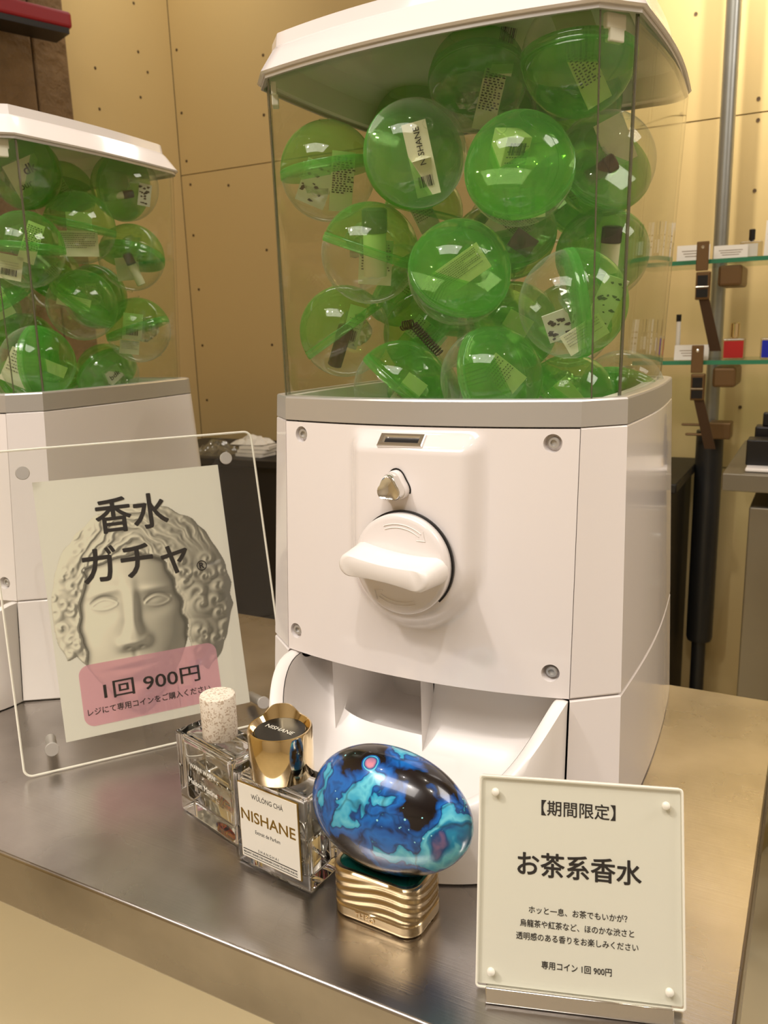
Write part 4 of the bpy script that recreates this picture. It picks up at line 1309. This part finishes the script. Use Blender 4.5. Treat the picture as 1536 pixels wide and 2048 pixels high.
    r_ = np.random.RandomState(9)
    curls = np.zeros_like(X)
    for _ in range(70):
        s_ = r_.choice([-1, 1]); cz_ = r_.uniform(0.060, 0.170); cx_ = fx + s_ * r_.uniform(0.046, 0.090) + 0.004
        rr_ = r_.uniform(0.0065, 0.0125)
        d_ = np.hypot(X - cx_, Z - cz_); an = np.arctan2(Z - cz_, X - cx_)
        cur = (0.45 * np.cos(d_ / rr_ * 5.5 - an * s_ + cx_ * 900) + 0.9) * np.exp(-(d_ / rr_) ** 2 * 1.3)
        curls = np.maximum(curls, cur)
    sidew = np.clip(ss(0.030, 0.052, np.abs(X - fx)) * ss(0.190, 0.165, Z), 0, 1)
    Hh = 0.030 * np.sqrt(np.clip(hr, 0.0, 1)) + 0.012
    Hh = Hh + (1 - sidew) * 0.0030 * locks + sidew * 0.0062 * curls
    H = np.where(hair, np.maximum(Hh, H * 0.6 + 0.6 * Hh), H)
    neck = (np.abs(X - 0.106) < 0.030) & (Z < 0.075) & (q <= 0)
    H = np.where(neck, 0.004, H)
    inside = hair | (q > 0) | neck
    # soften
    for _ in range(3):
        Hp = np.pad(H, 1, mode='edge'); H = (Hp[1:-1, 1:-1] * 2 + Hp[:-2, 1:-1] + Hp[2:, 1:-1] + Hp[1:-1, :-2] + Hp[1:-1, 2:]) / 6
    dz_, dx_ = np.gradient(H, zs_[1] - zs_[0], xs[1] - xs[0])
    nrm = np.sqrt(dx_ ** 2 + dz_ ** 2 + 1)
    Lx, Lz, Ly = -0.62, 0.42, 0.66
    sh = np.clip((-dx_ * Lx - dz_ * Lz + Ly) / nrm, 0, 1)
    # occlusion from the local hollow of the height field
    Hb = H.copy()
    for _ in range(14):
        Hp = np.pad(Hb, 2, mode='edge'); Hb = (Hp[2:-2, 2:-2] + Hp[:-4, 2:-2] + Hp[4:, 2:-2] + Hp[2:-2, :-4] + Hp[2:-2, 4:]) / 5
    ao = np.clip(1 - (Hb - H) * 120, 0.45, 1.12)
    tone = (0.40 + 0.52 * sh ** 0.85) * ao
    tone *= 1 - 0.20 * ss(0.115, 0.185, X)
    tone = np.where(hair, tone * 0.93, tone)
    tone = np.clip(tone, 0.22, 0.88)
    fade = 0.80
    tone = 0.86 * (1 - fade) + tone * fade
    base = np.array(srgb(236, 230, 212)[:3])
    lin = ((tone / 0.86) ** 2.35)[..., None] * base * np.array([1.0, 0.985, 0.96])
    lin = np.clip(lin, 0, 0.85)
    verts = np.stack([X, np.full_like(X, 0.00015), Z], -1).reshape(-1, 3)
    keep = inside[:-1, :-1] & inside[1:, 1:] & inside[1:, :-1] & inside[:-1, 1:]
    jj, ii = np.where(keep)
    a = jj * nx + ii
    faces = np.stack([a, a + 1, a + nx + 1, a + nx], -1)
    used = np.unique(faces); remap = -np.ones(nx * nz, int); remap[used] = np.arange(len(used))
    me = bpy.data.meshes.new('head_print')
    me.from_pydata(verts[used].tolist(), [], remap[faces].tolist())
    ca = me.color_attributes.new('print', 'FLOAT_COLOR', 'POINT')
    cols = np.concatenate([lin.reshape(-1, 3)[used], np.ones((len(used), 1))], 1)
    ca.data.foreach_set('color', cols.astype(np.float32).ravel())
    mt, nt, out = new_mat('printed_head')
    at = N(nt, 'ShaderNodeAttribute'); at.attribute_name = 'print'
    p = N(nt, 'ShaderNodeBsdfPrincipled'); p.inputs['Roughness'].default_value = 0.6
    nt.links.new(at.outputs['Color'], p.inputs['Base Color']); nt.links.new(p.outputs[0], out.inputs[0])
    me.materials.append(mt)
    o = bpy.data.objects.new('head_print', me); COL.objects.link(o); o.parent = parent
    return o


head_print(pap)
mt, nt, out = new_mat('pink_overprint')
tr = N(nt, 'ShaderNodeBsdfTransparent'); tr.inputs[0].default_value = (0.98, 0.80, 0.83, 1)
df = N(nt, 'ShaderNodeBsdfDiffuse'); df.inputs[0].default_value = srgb(242, 186, 200)
ms = N(nt, 'ShaderNodeMixShader'); ms.inputs[0].default_value = 0.55
nt.links.new(tr.outputs[0], ms.inputs[1]); nt.links.new(df.outputs[0], ms.inputs[2]); nt.links.new(ms.outputs[0], out.inputs[0])
M['pink'] = mt
b = MB(); rr_ = round_rect(0.0525, 0.1740, 0.0300, 0.0838, 0.009, 0.0001, 8); b.add(rr_, [tuple(range(len(rr_)))])
b.build('price_box', M['pink'], pap)
lettering([('香水', 0.1153, 0.2125, 0.034, 0.018, 0.0640, 1), ('ガチャ', 0.1134, 0.1690, 0.036, 0.018, 0.0930, 1), ('R', 0.1712, 0.1560, 0.0076, 0.045, None, 1),
           ('1回 900円', 0.1137, 0.0585, 0.0165, 0.010, 0.0850, 1), ('レジにて専用コインをご購入ください', 0.1100, 0.0425, 0.0068, 0.006, 0.108, 1)], M['ink'], pap, y=0.0000)
b = MB(); b.tube([(0.1712 + 0.0043 * math.cos(a), 0.0, 0.1560 + 0.0043 * math.sin(a)) for a in [2 * math.pi * k / 28 for k in range(29)]], 0.00050, 4, False)
b.build('registered_ring', M['ink'], pap)
Rx = Matrix.Rotation(math.pi / 2, 3, 'X')
for u, v in ((0.0289, 0.2570), (0.2066, 0.2535)):
    b = MB(); b.lathe([(0.0055, 0.0028), (0.0058, 0.0034), (0.0058, 0.0048), (0.0054, 0.0053), (0.0, 0.0053)], 28, (u, 0, v), Rx)
    b.build('steel_cap', M['silver'], big, smooth=True, auto=40)
for u, v in ((0.0237, 0.0190), (0.2107, 0.0190)):
    b = MB(); b.lathe([(0.0, 0.0053), (0.0054, 0.0053), (0.0058, 0.0048), (0.0058, 0.0030)], 28, (u, 0, v), Rx)
    b.lathe([(0.0046, 0.0), (0.0046, -0.046), (0.0, -0.046)], 24, (u, 0, v), Matrix.Rotation(math.pi / 2 + 0.0, 3, 'X'))
    b.build('steel_standoff', M['silver'], big, smooth=True, auto=40)

# ---------------------------------------------------------------- small acrylic sign
sml = empty('acrylic_sign', (0, 0, 0)); sml.matrix_world = yaw_frame((-0.14554, 0.35937, 0.004), 0.30, 0.36)
tag(sml, 'small white acrylic sign with black printed text leaning at the front right of the table', 'sign')
SW, SH = 0.1100, 0.1128
cardo = plate('printed_card', 0.0008, SW - 0.0008, 0.0008, SH - 0.0008, 0.001, 0.0016, 0.0032, M['paper'], sml)
plate('front_sheet', 0, SW, 0, SH, 0.0016, -0.0014, 0.0014, M['acrylic'], sml)
plate('rear_sheet', 0, SW, 0, SH, 0.0016, 0.0034, 0.0054, M['acrylic_edge'], sml)
b = MB(); lp = round_rect(0, SW, 0, SH, 0.0016, -0.0008, 4); b.tube(lp + [lp[0]], 0.0007, 6, False); b.build('polished_edge', M['acrylic_edge'], sml)
lettering([('【期間限定】', 0.0546, 0.0973, 0.0088, 0.008, 0.0405, 1), ('お茶系香水', 0.0550, 0.0664, 0.0138, 0.017, 0.0672, 1),
           ('ホッと一息、お茶でもいかが？', 0.0545, 0.0422, 0.0042, 0.006, 0.0530, 1), ('烏龍茶や紅茶など、ほのかな渋さと', 0.0539, 0.0349, 0.0042, 0.006, 0.0612, 1),
           ('透明感のある香りをお楽しみください', 0.0540, 0.0280, 0.0042, 0.006, 0.0654, 1), ('専用コイン 1回 900円', 0.0540, 0.0139, 0.0044, 0.010, 0.0374, 1)], M['ink'], cardo, y=0.0014)
for u, v in ((0.0086, 0.1046), (0.1012, 0.1040), (0.0079, 0.0086), (0.1021, 0.0087)):
    b = MB(); b.lathe([(0.0021, 0.0012), (0.0023, 0.0026), (0.0019, 0.0033), (0.0, 0.0034)], 20, (u, 0, v), Rx)
    b.build('clear_stud', M['acrylic_edge'], sml, smooth=True, auto=60)
ft = box_obj('acrylic_foot', (0, 0, 0), (0.0985, 0.050, 0.0034), M['chrome'], sml, 0.0008)
ft.matrix_parent_inverse = Matrix.Identity(4)
ft.matrix_local = sml.matrix_world.inverted() @ (yaw_frame((-0.14554, 0.35937, 0.0017), 0.30) @ Matrix.Translation((0.0545, 0.018, 0)))
lf = box_obj('foot_lip', (0, 0, 0), (0.0985, 0.0022, 0.0085), M['chrome'], sml, 0.0008)
lf.matrix_local = sml.matrix_world.inverted() @ (yaw_frame((-0.14554, 0.35937, 0.0046), 0.30) @ Matrix.Translation((0.0545, -0.0065, 0)) @ Matrix.Rotation(-0.36, 4, 'X'))


# ---------------------------------------------------------------- perfume bottles in front
def glass_body(w, d, h, parent, wall=0.0045, base=0.009, shoulder=0.0):
    b = MB(); b.box((w / 2, d / 2, h / 2), (w, d, h))
    o = b.build('glass_body', M['glass'], parent); bevel(o, 0.0018, 3); o.data.polygons.foreach_set('use_smooth', [True] * 6); o.data.set_sharp_from_angle(angle=math.radians(50))
    # hollow, as an inner skin facing inward
    b = MB(); b.box((w / 2, d / 2, (base + h - 0.005) / 2), (w - 2 * wall, d - 2 * wall, h - 0.005 - base))
    b.f = [q[::-1] for q in b.f]
    i_ = b.build('hollow', M['glass'], o); bevel(i_, 0.003, 3); i_.data.polygons.foreach_set('use_smooth', [True] * 6)
    return o


def liquid(w, d, z0, z1, wall, parent):
    b = MB(); b.box((w / 2, d / 2, (z0 + z1) / 2), (w - 2 * wall - 0.0006, d - 2 * wall - 0.0006, z1 - z0))
    o = b.build('perfume', M['liquid'], parent); bevel(o, 0.002, 2)
    return o


nis = empty('perfume_bottle', (0, 0, 0)); nis.matrix_world = yaw_frame((-0.3392, 0.3952, 0.0002), -0.118)
tag(nis, 'rectangular glass perfume bottle with a polished gold cap and a gold bordered cream label', 'perfume bottle')
NW, ND, NH = 0.0665, 0.030, 0.0700
glass_body(NW, ND, NH, nis, 0.0042, 0.008)
liquid(NW, ND, 0.0084, 0.036, 0.0042, nis)
lb = plate('gold_border', 0.0058, 0.0600, 0.0066, 0.0640, 0.0002, -0.0010, -0.0002, M['ink_gold'], nis, 1)
pl = plate('label', 0.0065, 0.0593, 0.0073, 0.0633, 0.0002, -0.0014, -0.0009, M['paper'], nis, 1)
lettering([('WŪLÓNG CHÁ', 0.0329, 0.0566, 0.0052, 0.0, 0.0285, 1), ('Extrait de Parfum', 0.0315, 0.0297, 0.0040, 0.0, 0.0225, 1), ('SHANGHAI', 0.0310, 0.0155, 0.0030, 0.0, 0.0185, 1.5),
           ('BERGAMOT ORANGE LITSEA MANDARIN OOLONG TEA NUTMEG MUSK FIG', 0.0322, 0.0110, 0.0021, 0.01, 0.049, 1)], M['ink'], pl, y=-0.00142)
lettering([('NISHANE', 0.0325, 0.0405, 0.0118, 0.012, 0.0490, 1)], M['ink_gold'], pl, 'brand_lettering', y=-0.00142)
b = MB(); b.box((0.0322, -0.0015, 0.0133), (0.049, 0.0002, 0.0005)); b.box((0.0322, -0.0015, 0.0090), (0.049, 0.0002, 0.0003)); b.build('rule_lines', M['ink'], pl)
cx, cy = 0.0335, 0.0150
b = MB(); b.tube([(cx, cy, 0.012), (cx, cy, 0.066)], 0.0011, 8); b.build('dip_tube', M['wrap'], nis)
b = MB(); b.lathe([(0.010, NH - 0.006), (0.010, NH + 0.002)], 24, (cx, cy, 0)); b.build('neck', M['chrome'], nis, smooth=True, auto=40)
# cap with a scooped top: the rim rises at the back left
seg = 72; rings = []
R0 = 0.0218
def rimz(a):
    d_ = (math.degrees(a) - 128 + 540) % 360 - 180
    return 0.1045 + 0.0065 * math.exp(-(d_ / 30.0) ** 4)
prof = [(R0 - 0.0008, 'b', 0.0), (R0, 'b', 0.001), (R0, 't', -0.0012), (R0 - 0.0006, 't', 0.0), (R0 - 0.0014, 't', 0.0), (0.0172, 'i', 0.0)]
b = MB()
for r_, kd, dz in prof:
    ring = []
    for k in range(seg):
        a = 2 * math.pi * k / seg
        z_ = NH + 0.0012 + dz if kd == 'b' else (rimz(a) + dz if kd == 't' else 0.1012)
        ring.append((cx + r_ * math.cos(a), cy + r_ * math.sin(a), z_))
    rings.append(ring)
b.loft(rings, True, True)
cap = b.build('gold_cap', M['gold'], nis, smooth=True, auto=40)
b = MB(); b.lathe([(0.0170, 0.1013), (0.0170, 0.1019), (0.0, 0.1019)], 48, (cx, cy, 0)); dsk = b.build('black_inlay', M['black'], cap, smooth=True, auto=40)
v_, f_ = text_geo('NISHANE', 0.0056, 0.0)
a_ = np.array(v_); a_[:, :2] -= (a_[:, :2].max(0) + a_[:, :2].min(0)) / 2
a_[:, 0] *= 0.0235 / (a_[:, 0].max() - a_[:, 0].min())
b = MB(); b.add([(cx + p[0], cy + p[1], 0.1021 + p[2]) for p in a_], f_); b.build('lettering', M['ink_pale'], cap)

mai = empty('perfume_bottle', (0, 0, 0)); mai.matrix_world = yaw_frame((-0.4189, 0.4265, 0.0002), -0.274)
tag(mai, 'square glass perfume bottle with a speckled beige cylinder cap and colourful print', 'perfume bottle')
MW, MD, MH = 0.0722, 0.0330, 0.0675
glass_body(MW, MD, MH, mai, 0.0055, 0.011)
liquid(MW, MD, 0.0114, 0.040, 0.0055, mai)
M['white_ink'] = principled('white_ink', srgb(240, 238, 230), 0.5)
lettering([('WARNI WARNI', 0.0345, 0.0452, 0.0046, 0.006, 0.0330, 1), ('Maison Matine', 0.0335, 0.0318, 0.0062, 0.01, 0.0370, 1)], M['white_ink'], mai, y=-0.0004)
# swirled colour print on the back and the right side
mt, nt, out = new_mat('swirl_print')
tc = N(nt, 'ShaderNodeTexCoord')
nz = N(nt, 'ShaderNodeTexNoise'); nz.inputs['Scale'].default_value = 55; nz.inputs['Detail'].default_value = 2; nz.inputs['Distortion'].default_value = 2.2
nt.links.new(tc.outputs['Object'], nz.inputs['Vector'])
cr = N(nt, 'ShaderNodeValToRGB'); cr.color_ramp.interpolation = 'CONSTANT'
els = cr.color_ramp.elements
els[0].position = 0.0; els[0].color = srgb(30, 26, 70)
els[1].position = 0.42; els[1].color = srgb(205, 70, 40)
for p_, c_ in ((0.49, srgb(120, 30, 50)), (0.54, srgb(225, 190, 70)), (0.58, srgb(52, 48, 120)), (0.64, srgb(220, 110, 60))):
    e = els.new(p_); e.color = c_
p = N(nt, 'ShaderNodeBsdfPrincipled'); p.inputs['Roughness'].default_value = 0.35
nt.links.new(nz.outputs[0], cr.inputs[0]); nt.links.new(cr.outputs[0], p.inputs['Base Color']); nt.links.new(p.outputs[0], out.inputs[0])
M['swirl'] = mt
b = MB()
def blob(cx_, cz_, rx_, rz_, y, wob, seed):
    r = random.Random(seed); n = 28
    ph = [r.uniform(0, 6) for _ in range(3)]
    return [(cx_ + rx_ * math.cos(a) * (1 + wob * math.sin(3 * a + ph[0]) + wob * .6 * math.sin(5 * a + ph[1])), y, cz_ + rz_ * math.sin(a) * (1 + wob * math.sin(2 * a + ph[2]))) for a in [2 * math.pi * k / n for k in range(n)]]
for args in ((0.060, 0.020, 0.010, 0.018, MD + 0.0006, 0.15, 1), (0.062, 0.050, 0.007, 0.014, MD + 0.0006, 0.2, 2), (0.038, 0.010, 0.012, 0.007, MD + 0.0006, 0.1, 3)):
    o1 = blob(*args); o2 = [(x, y - 0.0003, z) for x, y, z in o1]; b.loft([o2, o1], True, True)
b.build('swirl_print', M['swirl'], mai)
b = MB()
o1 = blob(0.0, 0.0, 0.011, 0.012, 0, 0.15, 8); o1 = [(MW + 0.0004, 0.018 + x, 0.022 + z) for x, y, z in o1]; b.loft([o1, [(x + 0.0003, y, z) for x, y, z in o1]], True, True)
b.build('side_print', M['swirl'], mai)
cx, cy = 0.0368, 0.0165
b = MB(); b.lathe([(0.0075, MH - 0.004), (0.0075, MH + 0.003)], 24, (cx, cy, 0)); b.build('neck', M['chrome'], mai, smooth=True, auto=40)
mt, nt, out = new_mat('speckled_cap')
tc = N(nt, 'ShaderNodeTexCoord'); vo = N(nt, 'ShaderNodeTexVoronoi'); vo.inputs['Scale'].default_value = 900
nt.links.new(tc.outputs['Object'], vo.inputs['Vector'])
cr = N(nt, 'ShaderNodeValToRGB'); cr.color_ramp.elements[0].position = 0.12; cr.color_ramp.elements[0].color = srgb(186, 166, 144); cr.color_ramp.elements[1].position = 0.36; cr.color_ramp.elements[1].color = srgb(226, 216, 200)
vc = N(nt, 'ShaderNodeSeparateColor'); nt.links.new(vo.outputs['Color'], vc.inputs[0]); nt.links.new(vc.outputs[0], cr.inputs[0])
p = N(nt, 'ShaderNodeBsdfPrincipled'); p.inputs['Roughness'].default_value = 0.6
nt.links.new(cr.outputs[0], p.inputs['Base Color']); nt.links.new(p.outputs[0], out.inputs[0])
b = MB(); b.lathe([(0.0126, MH + 0.0012), (0.0130, MH + 0.0018), (0.0132, 0.1010), (0.0127, 0.1018), (0.0, 0.1018)], 48, (cx, cy, 0)); b.build('speckled_cap', mt, mai, smooth=True, auto=40)

# marbled egg bottle on a ridged gold base
M['green_inlay'] = principled('dark_green_inlay', srgb(20, 92, 74), 0.12, 0.6, Coat_Weight=0.6)
tho = empty('perfume_bottle', (0, 0, 0)); tho.matrix_world = yaw_frame((-0.2530, 0.3782, 0.0002), -0.0434)
tag(tho, 'blue marbled egg shaped perfume bottle on a ridged gold base', 'perfume bottle')
GW, GD, GH = 0.0618, 0.0405, 0.0345
def rrect(ins, z, r=0.011, n=8, zf=None):
    pts = []
    for cx_, cy_, a0 in ((GW - r, r, -math.pi / 2), (GW - r, GD - r, 0), (r, GD - r, math.pi / 2), (r, r, math.pi)):
        for k in range(n + 1):
            a = a0 + math.pi / 2 * k / n
            x = cx_ + (r - ins) * math.cos(a); y = cy_ + (r - ins) * math.sin(a)
            zz_ = z if zf is None else zf(x, y, z)
            pts.append((x, y, zz_))
    # subdivide straight runs
    out = []
    for i in range(len(pts)):
        p0 = pts[i]; p1 = pts[(i + 1) % len(pts)]; out.append(p0)
        L = math.dist(p0, p1)
        if L > 0.006:
            m_ = 10
            for k in range(1, m_):
                out.append(tuple(p0[c] + (p1[c] - p0[c]) * k / m_ for c in range(3)))
    return out
rings = []
nr = 44
base_ring = rrect(0, 0)
for j in range(nr + 1):
    z = 0.0004 + (GH - 0.0004) * j / nr
    ring = []
    for (x, y, _) in base_ring:
        th = math.atan2(y - GD / 2, (x - GW / 2) * GD / GW)
        wv = 0.0022 * math.sin(th * 2.0 + 0.6) + 0.0016 * math.sin(th * 3.0 + 2.0)
        q = 0.0
        if 0.0095 < z < 0.0325:
            env = min(1, (z - 0.0095) / 0.002) * min(1, (0.0325 - z) / 0.003)
            q = env * 0.0007 * (0.5 - 0.5 * math.cos(2 * math.pi * (z + wv - 0.0095) / 0.0062)) 
        if 0.0085 < z < 0.0097: q = 0.0008
        if z < 0.0015: q = 0.0012 * (1 - z / 0.0015)
        if z > GH - 0.0012: q = 0.0010
        sx = (x - GW / 2); sy = (y - GD / 2); L = math.hypot(sx, sy)
        ring.append((x - q * sx / L * 1.2, y - q * sy / L * 1.2, z))
    rings.append(ring)
def shrink(f_, z): return [(GW / 2 + (x - GW / 2) * (1 - f_ / (GW / 2)), GD / 2 + (y - GD / 2) * (1 - f_ / (GD / 2)), z) for x, y, _ in base_ring]
rings += [shrink(0.0030, GH), shrink(0.0034, GH - 0.0008)]
b = MB(); b.loft(rings, True, True); gb = b.build('gold_base', M['gold_satin'], tho, smooth=True, auto=50)
b = MB(); b.loft([shrink(0.0034, GH - 0.0007), shrink(0.0036, GH - 0.0004)], False, True); b.build('green_inlay', M['green_inlay'], tho)
lettering([('TH', 0.0224, 0.0050, 0.0055, 0.006, None, 1.05), ('o', 0.0277, 0.0057, 0.0040, 0.006, None, 1), ('O', 0.0314, 0.0050, 0.0055, 0.006, None, 1)], M['gold'], gb, y=-0.0005)

mt, nt, out = new_mat('blue_marbling')
tc = N(nt, 'ShaderNodeTexCoord')
w1 = N(nt, 'ShaderNodeTexNoise'); w1.inputs['Scale'].default_value = 26; w1.inputs['Detail'].default_value = 3
nt.links.new(tc.outputs['Object'], w1.inputs['Vector'])
sc_ = N(nt, 'ShaderNodeVectorMath', operation='SCALE'); sc_.inputs['Scale'].default_value = 0.060
nt.links.new(w1.outputs['Color'], sc_.inputs[0])
adv = N(nt, 'ShaderNodeVectorMath', operation='ADD'); nt.links.new(tc.outputs['Object'], adv.inputs[0]); nt.links.new(sc_.outputs[0], adv.inputs[1])
n2 = N(nt, 'ShaderNodeTexNoise'); n2.inputs['Scale'].default_value = 22; n2.inputs['Detail'].default_value = 4; n2.inputs['Roughness'].default_value = 0.5
nt.links.new(adv.outputs[0], n2.inputs['Vector'])
cr = N(nt, 'ShaderNodeValToRGB'); els = cr.color_ramp.elements
els[0].position = 0.0; els[0].color = srgb(14, 12, 16)
els[1].position = 0.385; els[1].color = srgb(20, 14, 18)
for p_, c_ in ((0.395, srgb(4, 40, 86)), (0.43, srgb(8, 84, 165)), (0.49, srgb(14, 108, 196)), (0.525, srgb(10, 60, 120)), (0.535, srgb(40, 160, 205)), (0.60, srgb(110, 208, 228)), (0.65, srgb(20, 140, 185)), (0.72, srgb(8, 70, 130)), (0.92, srgb(215, 140, 158))):
    e = els.new(p_); e.color = c_
acc = n2.outputs[0]
for pt, rad_, amt in (((-0.018, -0.022, -0.024), 0.026, -0.16), ((0.034, -0.020, 0.017), 0.013, -0.15), ((0.028, -0.018, -0.026), 0.013, -0.12), ((-0.012, -0.006, 0.039), 0.016, -0.14),
                      ((0.004, -0.02, 0.028), 0.016, 0.07), ((0.040, -0.010, -0.004), 0.024, 0.045), ((-0.050, 0.0, -0.010), 0.018, 0.06), ((-0.006, -0.012, 0.0375), 0.007, 0.55)):
    dn = N(nt, 'ShaderNodeVectorMath', operation='DISTANCE'); dn.inputs[1].default_value = pt
    nt.links.new(tc.outputs['Object'], dn.inputs[0])
    mr = N(nt, 'ShaderNodeMapRange', interpolation_type='SMOOTHSTEP'); mr.inputs['From Min'].default_value = rad_ * 0.35; mr.inputs['From Max'].default_value = rad_; mr.inputs['To Min'].default_value = amt; mr.inputs['To Max'].default_value = 0
    nt.links.new(dn.outputs['Value'], mr.inputs[0])
    ad_ = N(nt, 'ShaderNodeMath', operation='ADD'); nt.links.new(acc, ad_.inputs[0]); nt.links.new(mr.outputs[0], ad_.inputs[1]); acc = ad_.outputs[0]
nt.links.new(acc, cr.inputs[0])
vo = N(nt, 'ShaderNodeTexVoronoi', feature='DISTANCE_TO_EDGE'); vo.inputs['Scale'].default_value = 26
nt.links.new(adv.outputs[0], vo.inputs['Vector'])
lt = N(nt, 'ShaderNodeMapRange'); lt.inputs['From Min'].default_value = 0.0; lt.inputs['From Max'].default_value = 0.045; lt.inputs['To Min'].default_value = 0.5; lt.inputs['To Max'].default_value = 1.0
nt.links.new(vo.outputs['Distance'], lt.inputs[0])
mul = N(nt, 'ShaderNodeMix', data_type='RGBA', blend_type='MULTIPLY'); mul.inputs['Factor'].default_value = 1.0
nt.links.new(cr.outputs[0], mul.inputs['A']); nt.links.new(lt.outputs[0], mul.inputs['B'])
# light drops
v2 = N(nt, 'ShaderNodeTexVoronoi'); v2.inputs['Scale'].default_value = 230; nt.links.new(tc.outputs['Object'], v2.inputs['Vector'])
n3 = N(nt, 'ShaderNodeTexNoise'); n3.inputs['Scale'].default_value = 40; nt.links.new(tc.outputs['Object'], n3.inputs['Vector'])
c1 = N(nt, 'ShaderNodeMath', operation='LESS_THAN'); c1.inputs[1].default_value = 0.16; nt.links.new(v2.outputs['Distance'], c1.inputs[0])
c2 = N(nt, 'ShaderNodeMath', operation='GREATER_THAN'); c2.inputs[1].default_value = 0.60; nt.links.new(n3.outputs[0], c2.inputs[0])
c3 = N(nt, 'ShaderNodeMath', operation='MULTIPLY'); nt.links.new(c1.outputs[0], c3.inputs[0]); nt.links.new(c2.outputs[0], c3.inputs[1])
mx = N(nt, 'ShaderNodeMix', data_type='RGBA'); mx.inputs['B'].default_value = srgb(150, 225, 235)
nt.links.new(c3.outputs[0], mx.inputs['Factor']); nt.links.new(mul.outputs['Result'], mx.inputs['A'])
p = N(nt, 'ShaderNodeBsdfPrincipled'); p.inputs['Roughness'].default_value = 0.22; p.inputs['Coat Weight'].default_value = 0.7; p.inputs['Coat Roughness'].default_value = 0.06
nt.links.new(mx.outputs['Result'], p.inputs['Base Color']); nt.links.new(p.outputs[0], out.inputs[0])
b = MB(); A_, B_, C_ = 0.0545, 0.0300, 0.0395
rings = []
Rt = Matrix.Rotation(math.radians(-1), 3, 'Y')
for j in range(41):
    t_ = math.pi * j / 40
    ring = []
    for k in range(64):
        a = 2 * math.pi * k / 64
        xx = math.cos(t_)
        rr__ = math.sin(t_) * (1 + 0.05 * xx)
        ring.append(Rt @ Vector((-A_ * xx, B_ * rr__ * math.cos(a), C_ * rr__ * math.sin(a))))
    rings.append(ring)
b.loft(rings)
eg = b.build('marbled_egg', mt, tho, smooth=True)
eg.location = (0.0362, 0.0189, 0.0725)
b = MB(); b.lathe([(0.012, GH - 0.0006), (0.011, GH + 0.004), (0.014, GH + 0.008)], 24, (0.032, 0.019, 0)); b.build('neck', M['black'], tho, smooth=True)
